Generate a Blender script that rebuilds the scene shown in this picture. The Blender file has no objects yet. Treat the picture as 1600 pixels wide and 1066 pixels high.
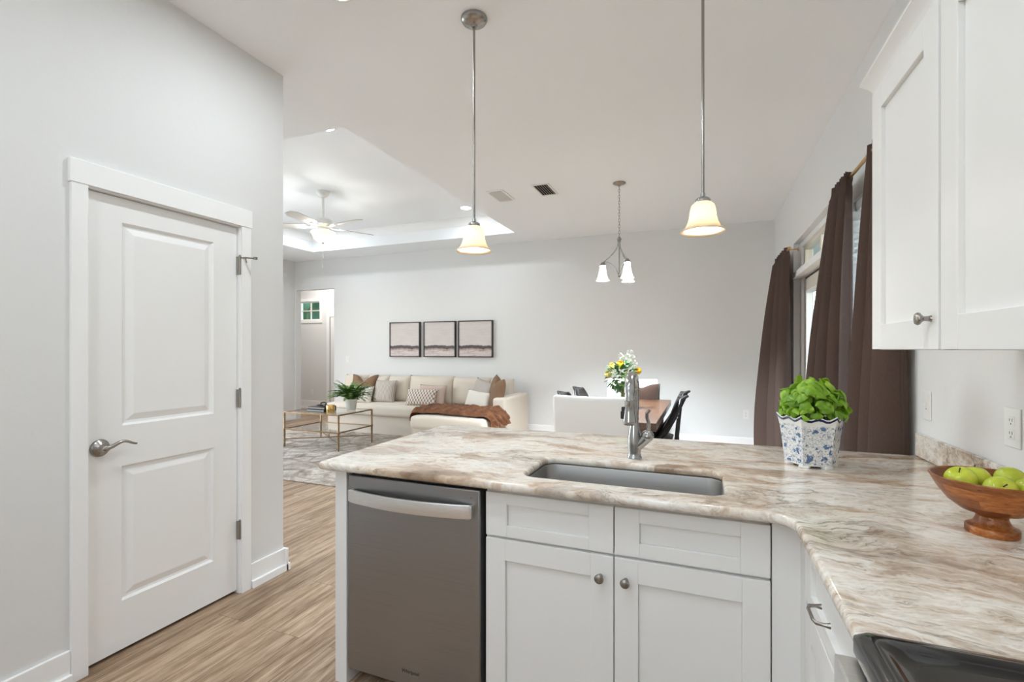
import bpy, bmesh, math, random
from mathutils import Vector, Matrix, Euler
rnd = random.Random(7)
PI = math.pi
S = bpy.context.scene
COL = S.collection

# ---------------------------------------------------------------- camera
cam_data = bpy.data.cameras.new('camera')
cam_data.sensor_width = 36.0
cam_data.lens = 750.0 / 1600.0 * 36.0
cam_data.shift_y = 12.0 / 1600.0
cam_data.clip_start = 0.02
cam_data.clip_end = 200
camera = bpy.data.objects.new('camera', cam_data)
COL.objects.link(camera)
camera.location = (0, 0, 1.363)
camera.rotation_euler = (PI / 2, 0, math.atan2(299, 750))
S.camera = camera

# ---------------------------------------------------------------- view, world
S.view_settings.view_transform = 'Standard'
S.view_settings.look = 'None'
S.view_settings.gamma = 1.0
S.view_settings.use_curve_mapping = False
S.view_settings.exposure = 0.45
S.cycles.max_bounces = 14
S.cycles.diffuse_bounces = 10
S.cycles.glossy_bounces = 6
S.cycles.transparent_max_bounces = 12
S.cycles.transmission_bounces = 8
S.cycles.sample_clamp_indirect = 8.0
WORLD_E = 0.72
world = bpy.data.worlds.new('world')
S.world = world
world.use_nodes = True
wn = world.node_tree
wn.nodes.clear()
wo = wn.nodes.new('ShaderNodeOutputWorld')
wb = wn.nodes.new('ShaderNodeBackground')
sky = wn.nodes.new('ShaderNodeTexSky')
sky.sky_type = 'NISHITA'
sky.sun_disc = False
sky.sun_elevation = math.radians(38)
sky.sun_rotation = math.radians(200)
wb.inputs['Strength'].default_value = WORLD_E
wn.links.new(sky.outputs[0], wb.inputs[0])
wn.links.new(wb.outputs[0], wo.inputs[0])

FILL_LIV = 60.00
DAY_WIN = 30.0
# light levels of the lamps (radiance of the glowing surfaces)
CAN_E = 212.00        # recessed cans of the kitchen
TRAY_E = 170.00        # recessed cans of the living room tray
PEND_E = 135.00        # pendant bulbs
CHAN_E = 8200.00        # chandelier bulbs
FAN_E = 180.00         # ceiling fan bulbs
HALL_E = 330.0

# area lamps standing in for daylight; the living room one is added fill
def daylight(name, loc, rot, sx, sy, power):
    d = bpy.data.lights.new(name, 'AREA')
    d.shape = 'RECTANGLE'
    d.size, d.size_y = sx, sy
    d.energy = power
    d.color = (.80, .91, 1.0)
    o = bpy.data.objects.new(name, d)
    COL.objects.link(o)
    o.location = loc
    o.rotation_euler = rot
daylight('added_fill_living', (-7.60, 3.55, 1.45), (0, -PI / 2, 0), 2.0, 2.1, FILL_LIV)

daylight('daylight_dining_window', (1.55, 3.13, 1.6), (0, PI / 2, 0), 1.6, .9, DAY_WIN)

# ---------------------------------------------------------------- key dimensions
CEIL = 3.04
TRAY = 3.32
XL, XR, YF = -2.40, 0.862, 7.06          # pantry wall, window wall, far wall
XLL = -7.33                               # living room left wall
CT, CB = 0.906, 0.876                     # countertop top, underside


# ---------------------------------------------------------------- materials
def new_mat(name):
    m = bpy.data.materials.new(name)
    m.use_nodes = True
    nt = m.node_tree
    return m, nt, nt.nodes['Principled BSDF']


def N(nt, typ, **kw):
    n = nt.nodes.new(typ)
    for k, v in kw.items():
        setattr(n, k, v)
    return n


def coords(nt, scale=(1, 1, 1), rot=(0, 0, 0), loc=(0, 0, 0)):
    tc = N(nt, 'ShaderNodeTexCoord')
    mp = N(nt, 'ShaderNodeMapping')
    mp.inputs['Scale'].default_value = scale
    mp.inputs['Rotation'].default_value = rot
    mp.inputs['Location'].default_value = loc
    nt.links.new(tc.outputs['Object'], mp.inputs[0])
    return mp.outputs[0]


def noise(nt, vec, scale, detail=4, rough=.5, dist=0.0):
    n = N(nt, 'ShaderNodeTexNoise')
    n.inputs['Scale'].default_value = scale
    n.inputs['Detail'].default_value = detail
    n.inputs['Roughness'].default_value = rough
    n.inputs['Distortion'].default_value = dist
    if vec is not None:
        nt.links.new(vec, n.inputs['Vector'])
    return n


def ramp(nt, fac, stops, interp='LINEAR'):
    r = N(nt, 'ShaderNodeValToRGB')
    cr = r.color_ramp
    cr.interpolation = interp
    while len(cr.elements) < len(stops):
        cr.elements.new(0.5)
    for e, (p, c) in zip(cr.elements, stops):
        e.position = p
        e.color = (*c, 1) if len(c) == 3 else c
    nt.links.new(fac, r.inputs[0])
    return r.outputs[0]


def mix(nt, fac, a, b, mode='MIX'):
    m = N(nt, 'ShaderNodeMix', data_type='RGBA', blend_type=mode)
    for sock, v in ((m.inputs[0], fac), (m.inputs[6], a), (m.inputs[7], b)):
        if hasattr(v, 'is_output'):
            nt.links.new(v, sock)
        elif isinstance(v, (int, float)):
            sock.default_value = v
        else:
            sock.default_value = (*v, 1)
    return m.outputs[2]


def math_n(nt, op, a, b=None):
    m = N(nt, 'ShaderNodeMath', operation=op)
    for i, v in enumerate((a, b)):
        if v is None:
            continue
        if hasattr(v, 'is_output'):
            nt.links.new(v, m.inputs[i])
        else:
            m.inputs[i].default_value = v
    return m.outputs[0]


def bump(nt, bsdf, h, strength=.2, dist=.01):
    b = N(nt, 'ShaderNodeBump')
    b.inputs['Strength'].default_value = strength
    b.inputs['Distance'].default_value = dist
    nt.links.new(h, b.inputs['Height'])
    nt.links.new(b.outputs[0], bsdf.inputs['Normal'])


def plain(name, col, rough=.5, metal=0.0, spec=.5, bumps=None, coat=0.0, var=None, sheen=0):
    m, nt, b = new_mat(name)
    b.inputs['Base Color'].default_value = (*col, 1)
    b.inputs['Roughness'].default_value = rough
    b.inputs['Metallic'].default_value = metal
    b.inputs['Specular IOR Level'].default_value = spec
    b.inputs['Coat Weight'].default_value = coat
    b.inputs['Sheen Weight'].default_value = sheen
    if var:
        sc, amt = var
        n = noise(nt, coords(nt), sc, 4)
        c = mix(nt, n.outputs[0], tuple(v * (1 - amt) for v in col), tuple(min(1, v * (1 + amt)) for v in col))
        nt.links.new(c, b.inputs['Base Color'])
    if bumps:
        sc, st, ds = bumps
        n = noise(nt, coords(nt), sc, 3)
        bump(nt, b, n.outputs[0], st, ds)
    return m


def emit_mat(name, col, strength):
    m = bpy.data.materials.new(name)
    m.use_nodes = True
    nt = m.node_tree
    nt.nodes.clear()
    o = N(nt, 'ShaderNodeOutputMaterial')
    e = N(nt, 'ShaderNodeEmission')
    e.inputs[0].default_value = (*col, 1)
    e.inputs[1].default_value = strength
    nt.links.new(e.outputs[0], o.inputs[0])
    return m


def glass_shade(name, col, trans=.65, rough=.4):
    """frosted lamp glass that lets light of its own bulb through"""
    m = bpy.data.materials.new(name)
    m.use_nodes = True
    nt = m.node_tree
    nt.nodes.clear()
    o = N(nt, 'ShaderNodeOutputMaterial')
    d = N(nt, 'ShaderNodeBsdfPrincipled')
    d.inputs['Base Color'].default_value = (*col, 1)
    d.inputs['Roughness'].default_value = rough
    t = N(nt, 'ShaderNodeBsdfTranslucent')
    t.inputs[0].default_value = (*col, 1)
    mx = N(nt, 'ShaderNodeMixShader')
    mx.inputs[0].default_value = trans
    nt.links.new(d.outputs[0], mx.inputs[1])
    nt.links.new(t.outputs[0], mx.inputs[2])
    nt.links.new(mx.outputs[0], o.inputs[0])
    return m


def clear_glass(name, col=(1, 1, 1), rough=0.0, mixf=.15):
    """window / table glass: mostly clear with a mirror reflection"""
    m = bpy.data.materials.new(name)
    m.use_nodes = True
    nt = m.node_tree
    nt.nodes.clear()
    o = N(nt, 'ShaderNodeOutputMaterial')
    t = N(nt, 'ShaderNodeBsdfTransparent')
    t.inputs[0].default_value = (*col, 1)
    g = N(nt, 'ShaderNodeBsdfGlossy')
    g.inputs['Roughness'].default_value = rough
    fr = N(nt, 'ShaderNodeFresnel')
    fr.inputs[0].default_value = 1.5
    mx = N(nt, 'ShaderNodeMixShader')
    ge = N(nt, 'ShaderNodeNewGeometry')
    f = math_n(nt, 'MULTIPLY', math_n(nt, 'ADD', fr.outputs[0], mixf * .3), math_n(nt, 'SUBTRACT', 1.0, ge.outputs['Backfacing']))
    nt.links.new(f, mx.inputs[0])
    nt.links.new(t.outputs[0], mx.inputs[1])
    nt.links.new(g.outputs[0], mx.inputs[2])
    nt.links.new(mx.outputs[0], o.inputs[0])
    return m


M = {}
M['wall'] = plain('wall_paint', (.750, .749, .744), .75, spec=.25, bumps=(42, .14, .004))
M['ceiling'] = plain('ceiling_paint', (.905, .925, .945), .85, spec=.2, bumps=(50, .12, .004))
M['trim'] = plain('trim_white', (.90, .90, .90), .38)
M['door'] = plain('door_white', (.875, .875, .87), .42)
M['cabinet'] = plain('cabinet_white', (.83, .83, .82), .36)
M['plate'] = plain('plate_white', (.82, .82, .80), .3)
M['black'] = plain('black_plastic', (.008, .008, .009), .35)
M['dark_gap'] = plain('shadow_gap_black', (.01, .01, .01), .7)
M['nickel'] = plain('brushed_nickel', (.36, .335, .31), .26, 1.0)
M['nickel_dark'] = plain('satin_nickel_knob', (.33, .31, .28), .33, 1.0)
M['chrome'] = plain('polished_nickel', (.44, .44, .44), .2, 1.0)
M['fan_white'] = plain('fan_white', (.80, .79, .76), .4)
M['fan_edge'] = plain('fan_blade_back', (.33, .31, .28), .5)
M['brass'] = plain('brass_rod', (.60, .40, .16), .3, 1.0)
M['bronze'] = plain('aged_gold_iron', (.30, .20, .11), .38, 1.0, var=(30, .35))
M['gold'] = plain('gold_glass', (.70, .46, .17), .22, 1.0)
M['sofa'] = plain('sofa_linen', (.64, .565, .475), .9, spec=.1, bumps=(260, .25, .002), sheen=.2)
M['cream'] = plain('cream_fabric', (.72, .67, .59), .9, spec=.1, bumps=(240, .25, .002), sheen=.2)
M['greige'] = plain('greige_fabric', (.47, .42, .375), .9, spec=.1, bumps=(200, .3, .002))
M['brown_pillow'] = plain('brown_velvet', (.225, .135, .080), .85, spec=.15, bumps=(200, .25, .002), sheen=.1)
M['walnut_velvet'] = plain('walnut_velvet', (.036, .018, .011), .85, spec=.15, bumps=(200, .25, .002), sheen=.3)
M['pink_pillow'] = plain('blush_fabric', (.52, .40, .345), .9, spec=.1, bumps=(200, .3, .002))
M['chair_cover'] = plain('white_slipcover', (.86, .855, .84), .9, spec=.1, bumps=(220, .3, .002))
M['chair_black'] = plain('black_metal', (.009, .008, .008), .45, spec=.3)
M['chair_grey'] = plain('dark_grey_fabric', (.020, .017, .016), .9, spec=.12, bumps=(220, .3, .002))
M['soil'] = plain('soil', (.03, .02, .012), .95, bumps=(90, .8, .01))
M['stem'] = plain('stem_green', (.17, .30, .05), .5)
M['range_black'] = plain('black_enamel', (.012, .012, .013), .12, coat=.4)
M['cooktop'] = plain('black_glass', (.022, .021, .021), .07)
M['candle_glow'] = plain('candle_wax', (.82, .72, .50), .5)
M['paper'] = plain('paper', (.78, .75, .68), .8)
M['book_black'] = plain('black_book_cover', (.012, .012, .013), .35)
M['wood_chain'] = plain('dark_bead_wood', (.06, .04, .03), .5)
M['white_petal'] = plain('white_petal', (.80, .80, .76), .6)
M['yellow_petal'] = plain('yellow_petal', (.80, .52, .03), .55)
M['pale_yellow'] = plain('pale_yellow_petal', (.80, .68, .26), .55)
M['flower_leaf'] = plain('bouquet_leaf', (.045, .115, .03), .5, var=(25, .5))
M['outlet_dark'] = plain('slot_dark', (.04, .04, .04), .6)
M['blind'] = glass_shade('blind_white', (.82, .82, .80), .35, .5)
M['lawn'] = plain('lawn', (.10, .17, .05), .9, var=(3, .4))
M['tree'] = plain('tree_foliage', (.10, .21, .11), .7, var=(6, .7))
M['bark'] = plain('bark', (.10, .07, .05), .9)
M['pane'] = clear_glass('window_glass')
M['table_glass'] = clear_glass('table_glass', (.97, .985, .975), 0, .05)
M['vase_glass'] = clear_glass('vase_glass', (.90, .93, .92), .02, .45)
M['amber_shade'] = glass_shade('amber_shade_glass', (.90, .78, .60), .42)
M['white_shade'] = glass_shade('white_shade_glass', (.85, .82, .76), .6)
M['bowl_shade'] = glass_shade('fan_bowl_glass', (.86, .78, .62), .55)
M['pot_glass'] = glass_shade('frosted_pot_glass', (.86, .86, .80), .2, .2)
M['can_glow'] = emit_mat('can_glow', (.86, .945, 1), CAN_E)
M['tray_glow'] = emit_mat('tray_glow', (.86, .945, 1), TRAY_E)
M['pend_bulb'] = emit_mat('pendant_bulb', (1, .97, .92), PEND_E)
M['chan_bulb'] = emit_mat('chandelier_bulb', (.82, .925, 1), CHAN_E)
M['fan_bulb'] = emit_mat('fan_bulb', (1, .98, .94), FAN_E)
M['hall_glow'] = emit_mat('hall_glow', (1, .96, .90), HALL_E)


def steel(name, col, rough, axis):
    m, nt, b = new_mat(name)
    sc = [220, 220, 220]
    sc[axis] = 3
    n = noise(nt, coords(nt, tuple(sc)), 1.0, 3)
    c = mix(nt, n.outputs[0], tuple(v * .88 for v in col), tuple(v * 1.1 for v in col))
    nt.links.new(c, b.inputs['Base Color'])
    b.inputs['Metallic'].default_value = 1.0
    r = math_n(nt, 'MULTIPLY_ADD', n.outputs[0], .12)
    r.node.inputs[2].default_value = rough - .06
    nt.links.new(r, b.inputs['Roughness'])
    return m


M['steel'] = steel('brushed_steel', (.345, .348, .355), .38, 0)
M['steel_light'] = steel('brushed_steel_handle', (.80, .80, .79), .36, 0)
M['sink_steel'] = steel('sink_steel', (.40, .395, .385), .42, 0)


def granite():
    m, nt, b = new_mat('granite_veined')
    base = coords(nt, (1, 1, 1), (0, 0, math.radians(-9)))
    w = noise(nt, base, 1.3, 3, .5)
    sub = N(nt, 'ShaderNodeVectorMath', operation='SUBTRACT')
    nt.links.new(w.outputs['Color'], sub.inputs[0])
    sub.inputs[1].default_value = (.5, .5, .5)
    scl = N(nt, 'ShaderNodeVectorMath', operation='SCALE')
    nt.links.new(sub.outputs[0], scl.inputs[0])
    scl.inputs['Scale'].default_value = .50
    add0 = N(nt, 'ShaderNodeVectorMath', operation='ADD')
    nt.links.new(base, add0.inputs[0])
    nt.links.new(scl.outputs[0], add0.inputs[1])
    w2 = noise(nt, base, 6.5, 4, .6)
    sub2 = N(nt, 'ShaderNodeVectorMath', operation='SUBTRACT')
    nt.links.new(w2.outputs['Color'], sub2.inputs[0])
    sub2.inputs[1].default_value = (.5, .5, .5)
    scl2 = N(nt, 'ShaderNodeVectorMath', operation='SCALE')
    nt.links.new(sub2.outputs[0], scl2.inputs[0])
    scl2.inputs['Scale'].default_value = .11
    add = N(nt, 'ShaderNodeVectorMath', operation='ADD')
    nt.links.new(add0.outputs[0], add.inputs[0])
    nt.links.new(scl2.outputs[0], add.inputs[1])
    st = N(nt, 'ShaderNodeVectorMath', operation='MULTIPLY')
    nt.links.new(add.outputs[0], st.inputs[0])
    st.inputs[1].default_value = (1.0, 3.6, 3.0)
    band = noise(nt, st.outputs[0], 1.9, 10, .66, .5)
    col = ramp(nt, band.outputs[0], [
        (.26, (.17, .118, .08)), (.37, (.33, .235, .165)), (.44, (.54, .415, .31)), (.495, (.70, .61, .515)),
        (.55, (.80, .76, .70)), (.605, (.66, .56, .465)), (.665, (.77, .725, .66)), (.72, (.50, .495, .455)), (.80, (.68, .67, .635))])
    # broad pale blue grey clouds
    cl = noise(nt, add.outputs[0], 2.3, 4, .5)
    clm = ramp(nt, cl.outputs[0], [(.50, (0, 0, 0)), (.64, (1, 1, 1))])
    col = mix(nt, math_n(nt, 'MULTIPLY', clm, .55), col, (.72, .72, .69))
    # fine grain along the band
    st2 = N(nt, 'ShaderNodeVectorMath', operation='MULTIPLY')
    nt.links.new(add.outputs[0], st2.inputs[0])
    st2.inputs[1].default_value = (8, 22, 16)
    fine = noise(nt, st2.outputs[0], 2.2, 8, .7, .4)
    fm = ramp(nt, fine.outputs[0], [(.28, (.45, .38, .31)), (.42, (.86, .82, .78)), (.54, (1, 1, 1)), (.75, (1.06, 1.06, 1.05))])
    col = mix(nt, 1.0, col, fm, 'MULTIPLY')
    # thin dark veins where a stretched noise crosses its middle
    st3 = N(nt, 'ShaderNodeVectorMath', operation='MULTIPLY')
    nt.links.new(add.outputs[0], st3.inputs[0])
    st3.inputs[1].default_value = (1.6, 6.0, 4.0)
    vn = noise(nt, st3.outputs[0], 1.3, 7, .6, .8)
    ab = math_n(nt, 'ABSOLUTE', math_n(nt, 'SUBTRACT', vn.outputs[0], .44))
    vm = ramp(nt, ab, [(0.0, (1, 1, 1)), (.010, (.4, .4, .4)), (.026, (0, 0, 0))])
    gate = ramp(nt, noise(nt, base, 2.6, 3).outputs[0], [(.45, (0, 0, 0)), (.62, (1, 1, 1))])
    col = mix(nt, math_n(nt, 'MULTIPLY', math_n(nt, 'MULTIPLY', vm, gate), .75), col, (.13, .085, .055))
    # pale veins
    ab2 = math_n(nt, 'ABSOLUTE', math_n(nt, 'SUBTRACT', vn.outputs[0], .56))
    vm2 = ramp(nt, ab2, [(0.0, (1, 1, 1)), (.03, (0, 0, 0))])
    col = mix(nt, math_n(nt, 'MULTIPLY', vm2, .55), col, (.84, .83, .80))
    nt.links.new(col, b.inputs['Base Color'])
    b.inputs['Roughness'].default_value = .16
    b.inputs['Specular IOR Level'].default_value = .45
    return m


M['granite'] = granite()


def plank_floor():
    m, nt, b = new_mat('vinyl_plank_floor')
    v = coords(nt, (1, 1, 1), (0, 0, PI / 2))
    br = N(nt, 'ShaderNodeTexBrick')
    nt.links.new(v, br.inputs['Vector'])
    br.offset = .37
    br.inputs['Scale'].default_value = 1.0
    br.inputs['Mortar Size'].default_value = .0012
    br.inputs['Mortar Smooth'].default_value = .2
    br.inputs['Brick Width'].default_value = 1.22
    br.inputs['Row Height'].default_value = .18
    br.inputs['Color1'].default_value = (0, 0, 0, 1)
    br.inputs['Color2'].default_value = (1, 1, 1, 1)
    br.inputs['Mortar'].default_value = (.5, .5, .5, 1)
    # shift the grain of each plank
    offs = N(nt, 'ShaderNodeVectorMath', operation='SCALE')
    nt.links.new(br.outputs['Color'], offs.inputs[0])
    offs.inputs['Scale'].default_value = 7.3
    add = N(nt, 'ShaderNodeVectorMath', operation='ADD')
    nt.links.new(v, add.inputs[0])
    nt.links.new(offs.outputs[0], add.inputs[1])
    st = N(nt, 'ShaderNodeVectorMath', operation='MULTIPLY')
    nt.links.new(add.outputs[0], st.inputs[0])
    st.inputs[1].default_value = (.8, 13, 1)
    g = noise(nt, st.outputs[0], 2.4, 9, .68, .45)
    col = ramp(nt, g.outputs[0], [(.28, (.145, .090, .054)), (.42, (.285, .190, .120)), (.52, (.43, .31, .215)),
                                  (.64, (.53, .405, .295)), (.78, (.37, .265, .18))])
    st2 = N(nt, 'ShaderNodeVectorMath', operation='MULTIPLY')
    nt.links.new(add.outputs[0], st2.inputs[0])
    st2.inputs[1].default_value = (5, 90, 1)
    g2 = noise(nt, st2.outputs[0], 2, 5, .7)
    col = mix(nt, 1.0, col, ramp(nt, g2.outputs[0], [(.30, (.50, .43, .37)), (.45, (.88, .85, .82)), (.56, (1.06, 1.05, 1.04))]), 'MULTIPLY')
    tone = ramp(nt, br.outputs['Color'], [(0, (.86, .84, .82)), (1, (1.1, 1.1, 1.1))])
    col = mix(nt, 1.0, col, tone, 'MULTIPLY')
    col = mix(nt, math_n(nt, 'MULTIPLY', br.outputs['Fac'], .75), col, (.06, .04, .025))
    nt.links.new(col, b.inputs['Base Color'])
    b.inputs['Roughness'].default_value = .42
    b.inputs['Specular IOR Level'].default_value = .35
    bump(nt, b, g2.outputs[0], .08, .002)
    return m


M['floor'] = plank_floor()


def wood(name, c_dark, c_mid, c_light, axis_scale, rough=.35, strips=None):
    m, nt, b = new_mat(name)
    v = coords(nt, axis_scale)
    g = noise(nt, v, 2.2, 7, .6, 1.2)
    col = ramp(nt, g.outputs[0], [(.3, c_dark), (.5, c_mid), (.68, c_light)])
    if strips:
        br = N(nt, 'ShaderNodeTexBrick')
        nt.links.new(coords(nt, strips[0], strips[1]), br.inputs['Vector'])
        br.inputs['Scale'].default_value = 1
        br.inputs['Mortar Size'].default_value = 0
        br.inputs['Brick Width'].default_value = strips[2]
        br.inputs['Row Height'].default_value = strips[3]
        br.inputs['Color1'].default_value = (.62, .52, .46, 1)
        br.inputs['Color2'].default_value = (1.15, 1.12, 1.05, 1)
        col = mix(nt, 1.0, col, br.outputs['Color'], 'MULTIPLY')
    nt.links.new(col, b.inputs['Base Color'])
    b.inputs['Roughness'].default_value = rough
    return m


def acacia_mat():
    m, nt, b = new_mat('acacia_bowl_wood')
    tc = N(nt, 'ShaderNodeTexCoord')
    sx = N(nt, 'ShaderNodeSeparateXYZ')
    nt.links.new(tc.outputs['Object'], sx.inputs[0])
    ang = math_n(nt, 'ARCTAN2', sx.outputs[1], sx.outputs[0])
    cv = N(nt, 'ShaderNodeCombineXYZ')
    nt.links.new(math_n(nt, 'ADD', ang, 10.3), cv.inputs[0])
    nt.links.new(sx.outputs[2], cv.inputs[1])
    br = N(nt, 'ShaderNodeTexBrick')
    nt.links.new(cv.outputs[0], br.inputs['Vector'])
    br.inputs['Scale'].default_value = 1
    br.inputs['Mortar Size'].default_value = 0
    br.inputs['Brick Width'].default_value = 1.35
    br.inputs['Row Height'].default_value = .024
    br.inputs['Color1'].default_value = (.45, .36, .30, 1)
    br.inputs['Color2'].default_value = (1.2, 1.2, 1.15, 1)
    sc = N(nt, 'ShaderNodeVectorMath', operation='MULTIPLY')
    nt.links.new(cv.outputs[0], sc.inputs[0])
    sc.inputs[1].default_value = (1.0, 40, 1)
    sh = N(nt, 'ShaderNodeVectorMath', operation='ADD')
    nt.links.new(sc.outputs[0], sh.inputs[0])
    nt.links.new(br.outputs['Color'], sh.inputs[1])
    g = noise(nt, sh.outputs[0], 3.5, 7, .62, .8)
    col = ramp(nt, g.outputs[0], [(.3, (.20, .055, .014)), (.5, (.38, .125, .028)), (.68, (.50, .20, .055))])
    col = mix(nt, 1.0, col, br.outputs['Color'], 'MULTIPLY')
    nt.links.new(col, b.inputs['Base Color'])
    b.inputs['Roughness'].default_value = .30
    return m


M['acacia'] = acacia_mat()
M['table_wood'] = wood('table_walnut', (.042, .019, .010), (.078, .038, .021), (.115, .062, .037), (9, 1.2, 9), .28)
M['warm_frame'] = plain('door_cream', (.72, .66, .58), .45)


def rug_mat():
    m, nt, b = new_mat('distressed_rug')
    v = coords(nt)
    big = noise(nt, v, 2.1, 5, .6, 1.5)
    col = ramp(nt, big.outputs[0], [(.32, (.28, .235, .20)), (.45, (.43, .375, .325)), (.55, (.57, .515, .455)), (.68, (.68, .63, .57))])
    vo = N(nt, 'ShaderNodeTexVoronoi', feature='DISTANCE_TO_EDGE')
    vo.inputs['Scale'].default_value = 3.2
    nt.links.new(v, vo.inputs['Vector'])
    orn = ramp(nt, vo.outputs['Distance'], [(.0, (.62, .57, .53)), (.06, (.72, .68, .64)), (.09, (1, 1, 1)), (.2, (1, 1, 1)), (.24, (.8, .77, .74)), (.30, (1, 1, 1))])
    col = mix(nt, .75, col, orn, 'MULTIPLY')
    f = noise(nt, v, 60, 4, .7)
    col = mix(nt, .8, col, ramp(nt, f.outputs[0], [(.35, (.6, .58, .56)), (.6, (1.08, 1.08, 1.08))]), 'MULTIPLY')
    nt.links.new(col, b.inputs['Base Color'])
    b.inputs['Roughness'].default_value = .95
    b.inputs['Specular IOR Level'].default_value = .1
    bump(nt, b, f.outputs[0], .4, .006)
    return m


M['rug'] = rug_mat()


def curtain_mat():
    m = bpy.data.materials.new('brown_linen')
    m.use_nodes = True
    nt = m.node_tree
    b = nt.nodes['Principled BSDF']
    o = nt.nodes['Material Output']
    weave = noise(nt, coords(nt, (300, 300, 60)), 1.0, 3)
    slub = noise(nt, coords(nt, (30, 30, 220)), 1.0, 3)
    c = mix(nt, weave.outputs[0], (.070, .044, .037), (.165, .115, .098))
    c = mix(nt, math_n(nt, 'MULTIPLY', slub.outputs[0], .5), c, (.118, .080, .068))
    nt.links.new(c, b.inputs['Base Color'])
    b.inputs['Roughness'].default_value = .9
    b.inputs['Specular IOR Level'].default_value = .1
    bump(nt, b, weave.outputs[0], .3, .002)
    t = N(nt, 'ShaderNodeBsdfTranslucent')
    t.inputs[0].default_value = (.22, .14, .11, 1)
    ms = N(nt, 'ShaderNodeMixShader')
    ms.inputs[0].default_value = .3
    nt.links.new(b.outputs[0], ms.inputs[1])
    nt.links.new(t.outputs[0], ms.inputs[2])
    nt.links.new(ms.outputs[0], o.inputs[0])
    return m


M['curtain'] = curtain_mat()


def fur_mat():
    m, nt, b = new_mat('rust_faux_fur')
    n1 = noise(nt, coords(nt), 14, 5, .7)
    n2 = noise(nt, coords(nt), 140, 4, .7)
    c = ramp(nt, n1.outputs[0], [(.3, (.075, .024, .008)), (.55, (.190, .070, .024)), (.75, (.30, .130, .052))])
    c = mix(nt, .6, c, ramp(nt, n2.outputs[0], [(.3, (.55, .5, .45)), (.6, (1.1, 1.1, 1.1))]), 'MULTIPLY')
    nt.links.new(c, b.inputs['Base Color'])
    b.inputs['Roughness'].default_value = .95
    b.inputs['Sheen Weight'].default_value = .1
    bump(nt, b, n2.outputs[0], .6, .01)
    return m


M['fur'] = fur_mat()


def basil_mat():
    m = bpy.data.materials.new('basil_leaf')
    m.use_nodes = True
    nt = m.node_tree
    b = nt.nodes['Principled BSDF']
    o = nt.nodes['Material Output']
    n1 = noise(nt, coords(nt), 18, 3)
    c = ramp(nt, n1.outputs[0], [(.3, (.10, .25, .012)), (.55, (.25, .47, .03)), (.75, (.45, .66, .09))])
    nt.links.new(c, b.inputs['Base Color'])
    b.inputs['Roughness'].default_value = .32
    t = N(nt, 'ShaderNodeBsdfTranslucent')
    t.inputs[0].default_value = (.40, .62, .05, 1)
    ms = N(nt, 'ShaderNodeMixShader')
    ms.inputs[0].default_value = .25
    nt.links.new(b.outputs[0], ms.inputs[1])
    nt.links.new(t.outputs[0], ms.inputs[2])
    nt.links.new(ms.outputs[0], o.inputs[0])
    return m


M['basil'] = basil_mat()
M['fern'] = plain('fern_leaf', (.12, .23, .05), .5, var=(14, .55))


def apple_mat():
    m, nt, b = new_mat('green_apple_skin')
    n1 = noise(nt, coords(nt, (1, 1, .6)), 16, 3)
    c = ramp(nt, n1.outputs[0], [(.3, (.40, .50, .03)), (.55, (.58, .66, .06)), (.75, (.74, .72, .09))])
    sp = noise(nt, coords(nt), 190, 2)
    c = mix(nt, ramp(nt, sp.outputs[0], [(.68, (0, 0, 0)), (.74, (.6, .6, .6))]), c, (.75, .78, .40))
    nt.links.new(c, b.inputs['Base Color'])
    b.inputs['Roughness'].default_value = .24
    b.inputs['Subsurface Weight'].default_value = .08
    b.inputs['Subsurface Radius'].default_value = (.01, .012, .004)
    return m


M['apple'] = apple_mat()


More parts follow.
